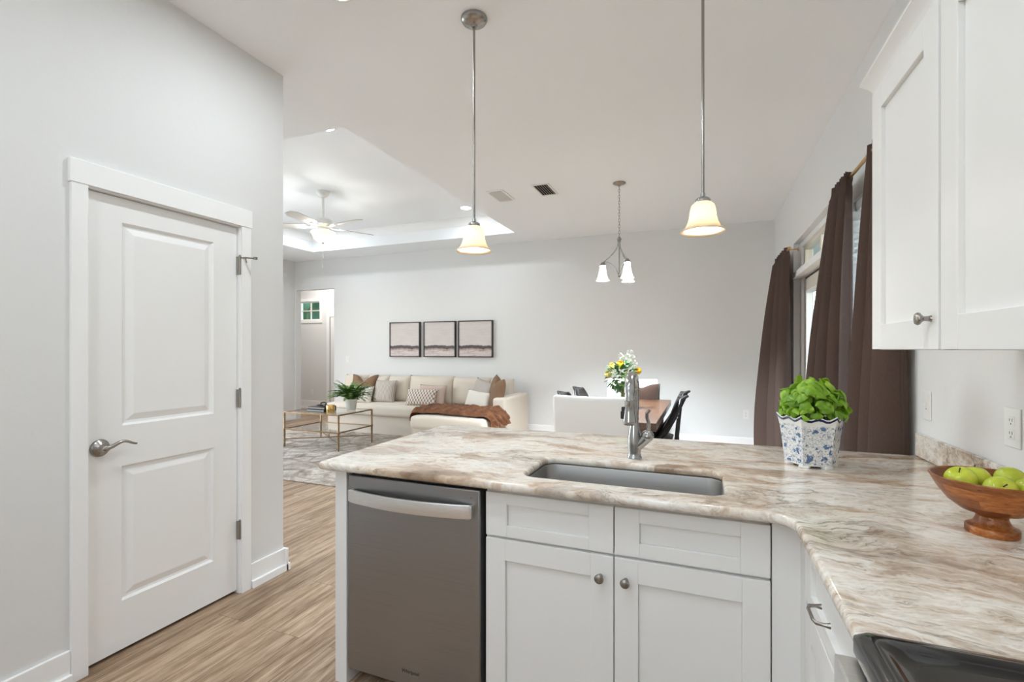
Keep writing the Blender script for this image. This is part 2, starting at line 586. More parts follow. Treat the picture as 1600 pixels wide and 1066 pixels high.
def porcelain_mat():
    m, nt, b = new_mat('blue_white_porcelain')
    v = coords(nt)
    w = noise(nt, v, 60, 3)
    wv = N(nt, 'ShaderNodeVectorMath', operation='SCALE')
    nt.links.new(w.outputs['Color'], wv.inputs[0])
    wv.inputs['Scale'].default_value = .034
    ad = N(nt, 'ShaderNodeVectorMath', operation='ADD')
    nt.links.new(v, ad.inputs[0])
    nt.links.new(wv.outputs[0], ad.inputs[1])
    vo = N(nt, 'ShaderNodeTexVoronoi')
    vo.inputs['Scale'].default_value = 38
    nt.links.new(ad.outputs[0], vo.inputs['Vector'])
    big = ramp(nt, vo.outputs['Distance'], [(.33, (1, 1, 1)), (.38, (0, 0, 0))])
    sel = N(nt, 'ShaderNodeSeparateColor')
    nt.links.new(vo.outputs['Color'], sel.inputs[0])
    keep = ramp(nt, sel.outputs[0], [(.30, (0, 0, 0)), (.34, (1, 1, 1))])
    mask = math_n(nt, 'MULTIPLY', big, keep)
    vo2 = N(nt, 'ShaderNodeTexVoronoi')
    vo2.inputs['Scale'].default_value = 95
    nt.links.new(ad.outputs[0], vo2.inputs['Vector'])
    small = ramp(nt, vo2.outputs['Distance'], [(.28, (1, 1, 1)), (.36, (0, 0, 0))])
    sel2 = N(nt, 'ShaderNodeSeparateColor')
    nt.links.new(vo2.outputs['Color'], sel2.inputs[0])
    keep2 = ramp(nt, sel2.outputs[1], [(.30, (0, 0, 0)), (.34, (.75, .75, .75))])
    mask2 = math_n(nt, 'MULTIPLY', small, keep2)
    sq = noise(nt, v, 42, 4, .6, 2.2)
    line = ramp(nt, math_n(nt, 'ABSOLUTE', math_n(nt, 'SUBTRACT', sq.outputs[0], .5)), [(0, (1, 1, 1)), (.022, (.7, .7, .7)), (.036, (0, 0, 0))])
    tone = mix(nt, w.outputs[0], (.030, .075, .20), (.16, .27, .46))
    c = mix(nt, mask, (.80, .81, .80), tone)
    c = mix(nt, mask2, c, (.05, .085, .20))
    c = mix(nt, math_n(nt, 'MULTIPLY', line, .7), c, (.12, .19, .33))
    # leave a plain band under the rim and by the foot
    sz = N(nt, 'ShaderNodeSeparateXYZ')
    nt.links.new(v, sz.inputs[0])
    band = ramp(nt, sz.outputs[2], [(.014, (1, 1, 1)), (.018, (0, 0, 0)), (.160, (0, 0, 0)), (.168, (1, 1, 1))])
    c = mix(nt, band, c, (.80, .81, .80))
    nt.links.new(c, b.inputs['Base Color'])
    b.inputs['Roughness'].default_value = .14
    return m


M['porcelain'] = porcelain_mat()
M['navy'] = plain('navy_glaze', (.012, .025, .085), .15)


def lattice_mat():
    m, nt, b = new_mat('lattice_pillow_fabric')
    tc = N(nt, 'ShaderNodeTexCoord')
    sx = N(nt, 'ShaderNodeSeparateXYZ')
    nt.links.new(tc.outputs['Object'], sx.inputs[0])
    # ogee lattice: |sin| curves along z, in pillow coordinates
    kx, kz = PI / .050, PI / .075
    x = math_n(nt, 'MULTIPLY', sx.outputs[0], kx)
    z = math_n(nt, 'MULTIPLY', sx.outputs[2], kz)
    a = math_n(nt, 'SINE', x)
    c = math_n(nt, 'COSINE', z)
    prod = math_n(nt, 'ADD', math_n(nt, 'MULTIPLY', a, a), math_n(nt, 'MULTIPLY', math_n(nt, 'MULTIPLY', c, c), .9))
    d = math_n(nt, 'ABSOLUTE', math_n(nt, 'SUBTRACT', prod, .95))
    col = ramp(nt, d, [(.0, (.22, .125, .10)), (.20, (.30, .19, .155)), (.30, (.72, .66, .58))])
    nt.links.new(col, b.inputs['Base Color'])
    b.inputs['Roughness'].default_value = .9
    b.inputs['Specular IOR Level'].default_value = .1
    return m


M['lattice'] = lattice_mat()


def stripe_mat():
    m, nt, b = new_mat('striped_pillow_fabric')
    tc = N(nt, 'ShaderNodeTexCoord')
    sx = N(nt, 'ShaderNodeSeparateXYZ')
    nt.links.new(tc.outputs['Object'], sx.inputs[0])
    s = math_n(nt, 'SINE', math_n(nt, 'MULTIPLY', sx.outputs[0], 2 * PI / .022))
    col = ramp(nt, math_n(nt, 'MULTIPLY_ADD', s, .5), [(.4, (.58, .52, .45)), (.8, (.36, .31, .27))])
    s2 = col.node.inputs[0].links[0].from_node
    s2.inputs[2].default_value = .5
    nt.links.new(col, b.inputs['Base Color'])
    b.inputs['Roughness'].default_value = .9
    b.inputs['Specular IOR Level'].default_value = .1
    return m


M['stripe'] = stripe_mat()


def canvas_mat(seed):
    m, nt, b = new_mat('painted_canvas')
    v = coords(nt, (1, 1, 1), (0, 0, 0), (seed, 0, 0))
    sx = N(nt, 'ShaderNodeSeparateXYZ')
    tc = N(nt, 'ShaderNodeTexCoord')
    nt.links.new(tc.outputs['Object'], sx.inputs[0])
    wob = noise(nt, coords(nt, (5, 1, 1)), 2.2, 6, .6)
    h = math_n(nt, 'ADD', sx.outputs[2], math_n(nt, 'MULTIPLY', math_n(nt, 'SUBTRACT', wob.outputs[0], .5), .07))
    brush = noise(nt, coords(nt, (1.2, 1, 9)), 4, 6, .65, .5)
    skyc = mix(nt, brush.outputs[0], (.52, .45, .425), (.70, .655, .635))
    low = ramp(nt, noise(nt, coords(nt, (1.5, 1, 14)), 3.2, 6, .7, .7).outputs[0], [(.30, (.14, .09, .10)), (.40, (.45, .35, .325)), (.52, (.66, .575, .545)), (.66, (.55, .50, .54)), (.76, (.30, .28, .36))])
    c = mix(nt, ramp(nt, h, [(.165, (0, 0, 0)), (.185, (1, 1, 1))]), low, skyc)
    band = ramp(nt, h, [(.130, (0, 0, 0)), (.152, (1, 1, 1)), (.190, (1, 1, 1)), (.203, (0, 0, 0))])
    c = mix(nt, math_n(nt, 'MULTIPLY', band, .92), c, (.035, .022, .026))
    rust = ramp(nt, h, [(.10, (0, 0, 0)), (.125, (1, 1, 1)), (.14, (1, 1, 1)), (.155, (0, 0, 0))])
    c = mix(nt, math_n(nt, 'MULTIPLY', math_n(nt, 'MULTIPLY', rust, brush.outputs[0]), .9), c, (.22, .10, .06))
    nt.links.new(c, b.inputs['Base Color'])
    b.inputs['Roughness'].default_value = .6
    return m


M['frame_dark'] = plain('dark_walnut_frame', (.030, .014, .014), .45)


# ---------------------------------------------------------------- mesh builder
class B:
    def __init__(self):
        self.bm = bmesh.new()

    def box(self, x0, x1, y0, y1, z0, z1):
        v = [self.bm.verts.new((x, y, z)) for z in (z0, z1) for x, y in ((x0, y0), (x1, y0), (x1, y1), (x0, y1))]
        for f in ((3, 2, 1, 0), (4, 5, 6, 7), (0, 1, 5, 4), (1, 2, 6, 5), (2, 3, 7, 6), (3, 0, 4, 7)):
            self.bm.faces.new([v[i] for i in f])
        return self

    def rings(self, rings, close=True, cap0=True, cap1=True):
        vs = [[self.bm.verts.new(p) for p in r] for r in rings]
        n = len(vs[0])
        for a, b in zip(vs, vs[1:]):
            for i in range(n if close else n - 1):
                j = (i + 1) % n
                self.bm.faces.new((a[i], a[j], b[j], b[i]))
        if close and cap0:
            self.bm.faces.new(vs[0][::-1])
        if close and cap1:
            self.bm.faces.new(vs[-1])
        return self

    def lathe(self, prof, c=(0, 0, 0), seg=32, cap0=False, cap1=False, axis='z'):
        rs = []
        for r, h in prof:
            ring = []
            for i in range(seg):
                a = 2 * PI * i / seg
                p = (r * math.cos(a), r * math.sin(a), h)
                if axis == 'y':
                    p = (p[0], p[2], -p[1])
                elif axis == 'x':
                    p = (p[2], p[0], p[1])
                ring.append((p[0] + c[0], p[1] + c[1], p[2] + c[2]))
            rs.append(ring)
        return self.rings(rs, True, cap0, cap1)

    def cyl(self, c, r, h, seg=24, axis='z', r2=None):
        return self.lathe([(r, 0), (r if r2 is None else r2, h)], c, seg, True, True, axis)

    def tube(self, pts, r, seg=10, cap=True, flat=1.0):
        pts = [Vector(p) for p in pts]
        rr = r if isinstance(r, (list, tuple)) else [r] * len(pts)
        up = None
        rs = []
        for i, p in enumerate(pts):
            t = (pts[min(i + 1, len(pts) - 1)] - pts[max(i - 1, 0)])
            t.normalize()
            if up is None:
                up = Vector((0, 0, 1)) if abs(t.z) < .9 else Vector((0, 1, 0))
            s = t.cross(up)
            if s.length < 1e-5:
                s = t.orthogonal()
            s.normalize()
            up = s.cross(t).normalized()
            rs.append([tuple(p + (s * math.cos(2 * PI * k / seg) + up * math.sin(2 * PI * k / seg) * flat) * rr[i]) for k in range(seg)])
        return self.rings(rs, True, cap, cap)

    def sphere(self, c, r, sc=(1, 1, 1), u=20, v=12):
        m = Matrix.Translation(c) @ Matrix.Diagonal((r * sc[0], r * sc[1], r * sc[2], 1))
        bmesh.ops.create_uvsphere(self.bm, u_segments=u, v_segments=v, radius=1, matrix=m)
        return self

    def grid(self, fn, nu, nv):
        vs = [[self.bm.verts.new(fn(i / nu, j / nv)) for j in range(nv + 1)] for i in range(nu + 1)]
        for i in range(nu):
            for j in range(nv):
                self.bm.faces.new((vs[i][j], vs[i + 1][j], vs[i + 1][j + 1], vs[i][j + 1]))
        return self

    def xf(self, m):
        self.bm.transform(m)
        return self

    def obj(self, name, mat, parent=None, bevel=0, seg=2, smooth=35, solid=0, subsurf=0, recalc=True):
        if recalc:
            bmesh.ops.recalc_face_normals(self.bm, faces=self.bm.faces)
        me = bpy.data.meshes.new(name)
        if parent is None:
            xs = [v.co for v in self.bm.verts]
            org = Vector(((min(p.x for p in xs) + max(p.x for p in xs)) / 2, (min(p.y for p in xs) + max(p.y for p in xs)) / 2, min(p.z for p in xs)))
        else:
            top = parent
            while top.parent:
                top = top.parent
            org = Vector(top.location)
        bmesh.ops.translate(self.bm, vec=-org, verts=self.bm.verts)
        self.bm.to_mesh(me)
        self.bm.free()
        if smooth:
            for p in me.polygons:
                p.use_smooth = True
            if smooth < 180:
                me.set_sharp_from_angle(angle=math.radians(smooth))
        for mm in (mat if isinstance(mat, (list, tuple)) else [mat]):
            me.materials.append(mm)
        o = bpy.data.objects.new(name, me)
        COL.objects.link(o)
        if parent is None:
            o.location = org
        else:
            o.parent = parent
        if solid:
            s = o.modifiers.new('solid', 'SOLIDIFY')
            s.thickness = solid
            s.offset = 0
        if bevel:
            s = o.modifiers.new('bevel', 'BEVEL')
            s.width = bevel
            s.segments = seg
            s.limit_method = 'ANGLE'
            s.angle_limit = math.radians(40)
        if subsurf:
            s = o.modifiers.new('sub', 'SUBSURF')
            s.levels = s.render_levels = subsurf
        return o


def thing(name, label, cat, loc=(0, 0, 0), group=None):
    o = bpy.data.objects.new(name, None)
    o.empty_display_size = .05
    o.location = loc
    COL.objects.link(o)
    return tag(o, label, cat, group)


def tag(o, label, cat, group=None):
    o['label'] = label
    o['category'] = cat
    if group:
        o['group'] = group
    return o


def struct(o, label=None, cat=None):
    o['kind'] = 'structure'
    if label:
        o['label'] = label
    if cat:
        o['category'] = cat
    return o


def copy_tree(o, parent=None):
    c = o.copy()
    COL.objects.link(c)
    if parent is not None:
        c.parent = parent
    for ch in [k for k in bpy.data.objects if k.parent == o]:
        copy_tree(ch, c)
    return c


def rrect(x0, x1, y0, y1, r, n=6):
    rs = r if isinstance(r, (list, tuple)) else [r] * 4
    out = []
    for (cx, cy, a0, rad) in ((x0 + rs[0], y0 + rs[0], PI, rs[0]), (x1 - rs[1], y0 + rs[1], 1.5 * PI, rs[1]),
                              (x1 - rs[2], y1 - rs[2], 0, rs[2]), (x0 + rs[3], y1 - rs[3], .5 * PI, rs[3])):
        for k in range(n + 1):
            a = a0 + .5 * PI * k / n
            out.append((cx + rad * math.cos(a), cy + rad * math.sin(a)))
    return out


def curve_solid(loops, z0, z1, bev, res=3):
    """filled 2D outline with holes, extruded and rounded, as a bmesh"""
    cu = bpy.data.curves.new('outline', 'CURVE')
    cu.dimensions = '2D'
    cu.fill_mode = 'BOTH'
    for lp in loops:
        sp = cu.splines.new('POLY')
        sp.points.add(len(lp) - 1)
        for p, (x, y) in zip(sp.points, lp):
            p.co = (x, y, 0, 1)
        sp.use_cyclic_u = True
    cu.extrude = (z1 - z0) / 2 - bev
    cu.bevel_depth = bev
    cu.bevel_resolution = res
    cu.offset = -bev
    ob = bpy.data.objects.new('outline', cu)
    COL.objects.link(ob)
    dg = bpy.context.evaluated_depsgraph_get()
    me = bpy.data.meshes.new_from_object(ob.evaluated_get(dg))
    b = B()
    b.bm.from_mesh(me)
    bmesh.ops.remove_doubles(b.bm, verts=b.bm.verts, dist=1e-5)
    b.xf(Matrix.Translation((0, 0, (z0 + z1) / 2)))
    bpy.data.objects.remove(ob)
    bpy.data.meshes.remove(me)
    bpy.data.curves.remove(cu)
    return b


def text_mesh(txt, size, ext=.0006, shear=0):
    cu = bpy.data.curves.new('lettering', 'FONT')
    cu.body = txt
    cu.size = size
    cu.extrude = ext
    cu.shear = shear
    cu.align_x = 'CENTER'
    ob = bpy.data.objects.new('lettering', cu)
    COL.objects.link(ob)
    dg = bpy.context.evaluated_depsgraph_get()
    me = bpy.data.meshes.new_from_object(ob.evaluated_get(dg))
    b = B()
    b.bm.from_mesh(me)
    bpy.data.objects.remove(ob)
    bpy.data.meshes.remove(me)
    bpy.data.curves.remove(cu)
    return b


# ================================================================ SETTING
struct(B().box(-9.6, 1.02, -2.7, 8.6, -.1, 0).obj('floor', M['floor'], smooth=0))
# walls (each wall is one structure mesh built around its openings)
w = B()
DY0, DY1, DZ = 1.205, 1.925, 2.05                        # pantry door opening
w.box(XL - .11, XL, -2.6, DY0, 0, CEIL).box(XL - .11, XL, DY1, 2.22, 0, CEIL).box(XL - .11, XL, DY0, DY1, DZ, CEIL)
struct(w.obj('wall_left', M['wall'], smooth=0))
struct(B().box(-7.45, XL - .11, 2.11, 2.22, 0, CEIL).obj('wall_pantry_side', M['wall'], smooth=0))
b = B().box(XLL - .11, XLL, 2.22, 2.45, 0, CEIL).box(XLL - .11, XLL, 4.65, YF, 0, CEIL)
b.box(XLL - .11, XLL, 2.45, 4.65, 0, .40).box(XLL - .11, XLL, 2.45, 4.65, 2.50, CEIL)
struct(b.obj('wall_living_left', M['wall'], smooth=0))
w = B()
w.box(-6.373, XR + .16, YF, YF + .12, 0, CEIL).box(-7.30, -6.373, YF, YF + .12, 2.485, CEIL).box(-7.44, -7.30, YF, YF + .12, 0, CEIL)
struct(w.obj('wall_far', M['wall'], smooth=0))
b = B().box(XL - .11, -1.40, -2.7, -2.6, 0, CEIL).box(-.60, XR + .16, -2.7, -2.6, 0, CEIL)
b.box(-1.40, -.60, -2.7, -2.6, 0, 1.10).box(-1.40, -.60, -2.7, -2.6, 2.00, CEIL)
struct(b.obj('wall_back', M['wall'], smooth=0))
w = B()
RT = XR + .16
FD0, FD1 = 4.10, 5.66                                    # french door recess
WD0, WD1, WZ0, WZ1 = 2.72, 3.55, .62, 2.27               # window
w.box(XR, RT, FD1, YF, 0, CEIL).box(XR, RT, FD0, FD1, 2.435, CEIL).box(XR, RT, WD1, FD0, 0, CEIL)
w.box(XR, RT, WD0, WD1, 0, WZ0).box(XR, RT, WD0, WD1, WZ1, CEIL).box(XR, RT, -2.6, WD0, 0, CEIL)
struct(w.obj('wall_right', M['wall'], smooth=0))
# the hall beyond the opening
HB = 8.40
w = B()
w.box(-9.6, -8.575, HB, HB + .1, 0, CEIL).box(-8.575, -7.98, HB, HB + .1, 0, 2.01).box(-8.575, -7.98, HB, HB + .1, 2.43, CEIL)
w.box(-7.98, -5.9, HB, HB + .1, 0, CEIL)
struct(w.obj('wall_hall_back', M['wall'], smooth=0))
struct(B().box(-6.0, -5.9, YF + .12, HB, 0, CEIL).obj('wall_hall_right', M['wall'], smooth=0))
struct(B().box(-9.7, -9.6, YF, HB + .1, 0, CEIL).obj('wall_hall_left', M['wall'], smooth=0))
struct(B().box(-9.6, -7.44, YF, YF + .12, 0, CEIL).obj('wall_hall_front', M['wall'], smooth=0))
# ceiling with the raised tray
TX0, TX1, TY0, TY1 = -6.30, -2.53, 2.90, 6.46
c = B()
c.box(-7.45, RT, TY1, YF + .12, CEIL, CEIL + .06).box(-7.45, RT, 2.11, TY0, CEIL, CEIL + .06)
c.box(-7.45, TX0, TY0, TY1, CEIL, CEIL + .06).box(TX1, RT, TY0, TY1, CEIL, CEIL + .06)
c.box(XL - .11, RT, -2.7, 2.11, CEIL, CEIL + .06).box(-9.7, -5.9, YF + .12, HB + .1, CEIL, CEIL + .06)
# the tray itself
c.box(TX0 - .05, TX0, TY0 - .05, TY1 + .05, CEIL + .06, TRAY).box(TX1, TX1 + .05, TY0 - .05, TY1 + .05, CEIL + .06, TRAY)
c.box(TX0, TX1, TY0 - .05, TY0, CEIL + .06, TRAY).box(TX0, TX1, TY1, TY1 + .05, CEIL + .06, TRAY)
c.box(TX0 - .05, TX1 + .05, TY0 - .05, TY1 + .05, TRAY, TRAY + .06)
struct(c.obj('ceiling', M['ceiling'], smooth=0))
# crown moulding inside the tray: profile swept round the rectangle
prof = [(0, -.11), (.012, -.11), (.020, -.095), (.055, -.045), (.075, -.022), (.095, -.012), (.095, -.001), (0, -.001)]
rs = []
for (x, y, sx, sy) in ((TX0, TY0, 1, 1), (TX1, TY0, -1, 1), (TX1, TY1, -1, -1), (TX0, TY1, 1, -1), (TX0, TY0, 1, 1)):
    rs.append([(x + sx * d, y + sy * d, TRAY + z) for d, z in prof])
struct(B().rings(rs, True, False, False).obj('trim_1', M['trim'], smooth=30))


# baseboards with a shoe strip
def baseboard(name, segs, nrm_h=.138):
    b = B()
    for (x0, x1, y0, y1, nx, ny) in segs:
        for t, h in ((.015, nrm_h), (.030, .043)):
            xa, xb, ya, yb = x0, x1, y0, y1
            if nx > 0: xb = x0 + t
            if nx < 0: xa = x1 - t
            if ny > 0: yb = y0 + t
            if ny < 0: ya = y1 - t
            b.box(xa, xb, ya, yb, 0, h)
    return struct(b.obj(name, M['trim'], bevel=.003, smooth=0))


baseboard('baseboard_left', [(XL, XL, -2.6, 1.147, 1, 0), (XL, XL, 1.985, 2.22, 1, 0)])
baseboard('baseboard_pantry_side', [(-7.3, XL + .03, 2.22, 2.22, 0, 1)])
baseboard('baseboard_far', [(-6.373, XR, YF, YF, 0, -1)], .185)
baseboard('baseboard_living_left', [(XLL, XLL, 2.25, YF, 1, 0)], .185)
baseboard('baseboard_right', [(XR, XR, 5.68, 7.03, -1, 0), (XR, XR, 2.58, 4.08, -1, 0)], .185)
baseboard('baseboard_hall', [(-9.6, -7.78, HB, HB, 0, -1)], .185)

# ---------------------------------------------------------------- pantry door
door = thing('door_1', 'white two panel pantry door with nickel lever in left wall', 'door', (XL, 1.565, 0))
door['kind'] = 'structure'
b = B()
X0 = -2.418
y0, y1, z0, z1 = 1.212, 1.918, .018, 2.036
P = [(1.349, 1.784, 1.018, 1.928), (1.346, 1.783, .234, .838)]
b.box(X0 - .03, X0 - .012, y0, y1, z0, z1)
# stiles and rails
b.box(X0 - .012, X0, y0, P[0][0], z0, z1).box(X0 - .012, X0, P[0][1], y1, z0, z1)
for za, zb in ((z0, P[1][2]), (P[1][3], P[0][2]), (P[0][3], z1)):
    b.box(X0 - .012, X0, P[0][0], P[0][1], za, zb)
slab = b.obj('slab', M['door'], door, smooth=0)
for (a0, a1, c0, c1) in P:
    rs = []
    for ins, dep in ((0, .0002), (.010, -.010), (.020, -.0115), (.048, -.0025), (.052, -.002)):
        rs.append([(X0 + dep, a0 + ins, c0 + ins), (X0 + dep, a1 - ins, c0 + ins), (X0 + dep, a1 - ins, c1 - ins), (X0 + dep, a0 + ins, c1 - ins)])
    B().rings(rs, True, False, True).obj('panel', M['door'], door, smooth=0)
# casing, jamb and head
b = B()
b.box(XL, XL + .018, 1.148, 1.206, 0, 2.045).box(XL, XL + .018, 1.924, 1.982, 0, 2.045)
b.box(XL, XL + .021, 1.142, 1.988, 2.045, 2.142)
b.obj('casing', M['trim'], door, bevel=.002, smooth=0)
b = B()
b.box(XL - .11, XL + .003, 1.200, 1.209, 0, 2.045).box(XL - .11, XL + .003, 1.921, 1.930, 0, 2.045).box(XL - .11, XL + .003, 1.200, 1.930, 2.040, 2.052)
b.obj('jamb', M['trim'], door, smooth=0)
B().box(XL - .10, XL - .055, 1.209, 1.921, .0, 2.04).obj('shadow_gap', M['dark_gap'], door, smooth=0)
for z in (1.826, 1.086, .353):
    h = B()
    h.box(XL - .016, XL + .001, 1.914, 1.926, z - .05, z + .05)
    h.cyl((XL + .004, 1.920, z - .05), .0065, .10, 12)
    h.sphere((XL + .004, 1.920, z + .054), .006, u=10, v=6)
    h.obj('hinge', M['nickel'], door)
h = B()
h.tube([(XL + .004, 1.920, 1.868), (XL + .03, 1.935, 1.870), (XL + .07, 1.965, 1.868)], [.004, .0045, .004], 8)
h.cyl((XL + .07, 1.965, 1.862), .011, .013, 12)
h.tube([(XL + .03, 1.935, 1.868), (XL + .012, 1.958, 1.84)], .003, 8)
h.obj('hinge_stop', M['nickel'], door)
h = B()
LY, LZ = 1.262, .935
h.lathe([(.0, 0), (.036, 0), (.038, .006), (.034, .012), (.030, .013), (.027, .019), (.018, .022), (.015, .030), (.014, .052), (.010, .056), (0, .057)], (X0, LY, LZ), 28, axis='x')
pts, rr = [], []
for k in range(13):
    t = k / 12
    pts.append((X0 + .047 + .006 * math.sin(t * PI), LY + .002 + t * .118, LZ + .004 + .010 * math.sin(t * 2 * PI - PI * .55) + .008))
    rr.append(.0105 - .0055 * t)
h.tube(pts, rr, 10, flat=.9)
h.obj('lever_handle', M['nickel'], door, smooth=60)

# ---------------------------------------------------------------- french door, transom, window in the right wall
fd = thing('door_2', 'glazed white patio door beside the brown curtains', 'door', (XR + .09, 4.9, 0))
fd['kind'] = 'structure'
XD = XR + .055
b = B()     # frame: jambs, mullion ledge, head
b.box(XD, RT, FD0, FD0 + .06, 0, 2.435).box(XD, RT, 5.57, FD1, 0, 2.435)
b.box(XD, RT, FD0 + .06, 5.57, 2.385, 2.435)
b.obj('frame', M['trim'], fd, bevel=.004, smooth=0)
B().box(XR - .012, RT, FD0 + .001, FD1 - .001, 2.075, 2.135).obj('ledge', M['trim'], fd, bevel=.003, smooth=0)
B().box(XD + .035, XD + .05, 5.545, 5.57, .0, 2.06).box(XD + .035, XD + .05, FD0 + .06, 5.57, 2.05, 2.075).obj('gap_shade_strip', M['black'], fd, smooth=0)  # black strips stand in for the shade in the gap round the leaf
for (a, c_) in ((FD0 + .07, 4.80), (4.81, 5.54)):
    lf = B()
    lf.box(XD + .02, XD + .062, a, a + .12, .02, 2.05).box(XD + .02, XD + .062, c_ - .12, c_, .02, 2.05)
    lf.box(XD + .02, XD + .062, a + .12, c_ - .12, .02, .27).box(XD + .02, XD + .062, a + .12, c_ - .12, 1.93, 2.05)
    lf = lf.obj('door_leaf', M['warm_frame'], fd, bevel=.004, smooth=0)
    m_ = B()
    for q in ((a + .12, a + .145, .27, 1.93), (c_ - .145, c_ - .12, .27, 1.93), (a + .145, c_ - .145, .27, .295), (a + .145, c_ - .145, 1.905, 1.93)):
        m_.box(XD + .012, XD + .07, *q)
    m_.obj('glazing_bead', M['trim'], lf, bevel=.003, smooth=0)
    B().box(XD + .038, XD + .044, a + .12, c_ - .12, .27, 1.93).obj('glass', M['pane'], lf, smooth=0)
tw = thing('window_2', 'narrow transom window above the patio door', 'window', (XR + .09, 4.9, 2.14))
tw['kind'] = 'structure'
b = B()
b.box(XD + .02, RT - .02, FD0 + .06, 5.57, 2.135, 2.175).box(XD + .02, RT - .02, FD0 + .06, 5.57, 2.345, 2.385)
b.box(XD + .02, RT - .02, FD0 + .06, FD0 + .11, 2.175, 2.345).box(XD + .02, RT - .02, 5.50, 5.57, 2.175, 2.345).box(XD + .02, RT - .02, 4.80, 4.85, 2.175, 2.345)
b.obj('window_frame', M['warm_frame'], tw, bevel=.003, smooth=0)
B().box(XD + .05, XD + .056, FD0 + .1, 5.51, 2.17, 2.35).obj('glass', M['pane'], tw, smooth=0)
win = thing('window_1', 'window with white blind between the large brown curtains', 'window', (XR + .1, 3.1, WZ0))
win['kind'] = 'structure'
b = B()
b.box(XR + .08, RT, WD0, WD0 + .05, WZ0, WZ1).box(XR + .08, RT, WD1 - .05, WD1, WZ0, WZ1)
b.box(XR + .08, RT, WD0 + .05, WD1 - .05, WZ0, WZ0 + .05).box(XR + .08, RT, WD0 + .05, WD1 - .05, WZ1 - .05, WZ1)
b.box(XR + .09, RT - .02, WD0 + .05, WD1 - .05, 1.43, 1.47)
b.obj('window_frame', M['trim'], win, smooth=0)
B().box(XR + .11, XR + .116, WD0 + .05, WD1 - .05, WZ0 + .05, WZ1 - .05).obj('glass', M['pane'], win, smooth=0)
B().box(XR - .02, XR + .08, WD0, WD1, WZ0 - .001, WZ0 + .02).obj('window_sill', M['trim'], win, smooth=0)
bl = thing('window_blind', 'white slatted blind hanging in the window behind the curtains', 'blind', (XR + .04, 3.1, WZ0 + .03))
B().box(XR + .012, XR + .065, WD0 + .012, WD1 - .012, WZ1 - .062, WZ1 - .004).obj('headrail', M['blind'], bl, bevel=.003, smooth=0)
b = B()
z = WZ1 - .10
while z > WZ0 + .06:
    a = math.radians(48)
    dx, dz = .022 * math.cos(a), .022 * math.sin(a)
    cx = XR + .040
    v = [b.bm.verts.new(p) for p in ((cx - dx, WD0 + .015, z - dz), (cx - dx, WD1 - .015, z - dz), (cx + dx, WD1 - .015, z + dz), (cx + dx, WD0 + .015, z + dz))]
    b.bm.faces.new(v)
    z -= .040
b.obj('slats', M['blind'], bl, solid=.002, smooth=0)
B().box(XR + .02, XR + .06, WD0 + .015, WD1 - .015, WZ0 + .025, WZ0 + .045).obj('bottom_rail', M['blind'], bl, smooth=0)
# unseen windows added to let more daylight into the room
for nm, lab, ax, p, q0, q1, z0, z1 in (('added_window_living', 'large unseen living room window added to let in daylight', 'x', XLL - .08, 2.45, 4.65, .40, 2.50), ('added_window_kitchen', 'small unseen kitchen window added behind the camera for daylight', 'y', -2.66, -1.40, -.60, 1.10, 2.00)):
    nw = thing(nm, lab, 'window', (p, (q0 + q1) / 2, z0) if ax == 'x' else ((q0 + q1) / 2, p, z0))
    nw['kind'] = 'structure'
    b = B()
    for (a, c_, e, f) in ((q0, q0 + .05, z0, z1), (q1 - .05, q1, z0, z1), (q0 + .05, q1 - .05, z0, z0 + .05), (q0 + .05, q1 - .05, z1 - .05, z1), ((q0 + q1) / 2 - .025, (q0 + q1) / 2 + .025, z0 + .05, z1 - .05)):
        b.box(p, p + .05, a, c_, e, f) if ax == 'x' else b.box(a, c_, p, p + .05, e, f)
    b.obj('window_frame', M['trim'], nw, smooth=0)
# hall door and its small high window
hw = thing('window_3', 'small high window with four panes in the hall', 'window', (-8.28, HB, 2.01))
hw['kind'] = 'structure'
b = B()
b.box(-8.575, -7.98, HB + .02, HB + .06, 2.01, 2.03).box(-8.575, -7.98, HB + .02, HB + .06, 2.41, 2.43)
b.box(-8.575, -8.545, HB + .02, HB + .06, 2.03, 2.41).box(-8.01, -7.98, HB + .02, HB + .06, 2.03, 2.41)
b.obj('window_frame', M['trim'], hw, smooth=0)
B().box(-8.29, -8.265, HB + .03, HB + .055, 2.03, 2.41).box(-8.545, -8.29, HB + .03, HB + .055, 2.21, 2.235).box(-8.265, -8.01, HB + .03, HB + .055, 2.21, 2.235).obj('muntin', M['warm_frame'], hw, smooth=0)
B().box(-8.545, -8.01, HB + .045, HB + .05, 2.03, 2.41).obj('glass', M['pane'], hw, smooth=0)
B().box(-8.64, -7.915, HB - .018, HB, 1.945, 2.008).box(-8.64, -7.915, HB - .018, HB, 2.432, 2.495).box(-8.64, -8.577, HB - .018, HB, 2.008, 2.432).box(-7.978, -7.915, HB - .018, HB, 2.008, 2.432).obj('casing', M['trim'], hw, smooth=0)
hd = thing('door_3', 'white hall door with casing seen past the wall opening', 'door', (-7.3, HB, 0))
hd['kind'] = 'structure'
B().box(-7.78, -7.69, HB - .02, HB, 0, 2.07).box(-7.78, -6.75, HB - .022, HB, 2.07, 2.16).box(-6.84, -6.75, HB - .02, HB, 0, 2.07).obj('casing', M['trim'], hd, smooth=0)
B().box(-7.685, -6.845, HB - .012, HB - .001, .01, 2.065).obj('slab', M['door'], hd, smooth=0)
B().box(-7.69, -7.678, HB - .014, HB - .003, .01, 2.065).obj('shadow_gap', M['dark_gap'], hd, smooth=0)

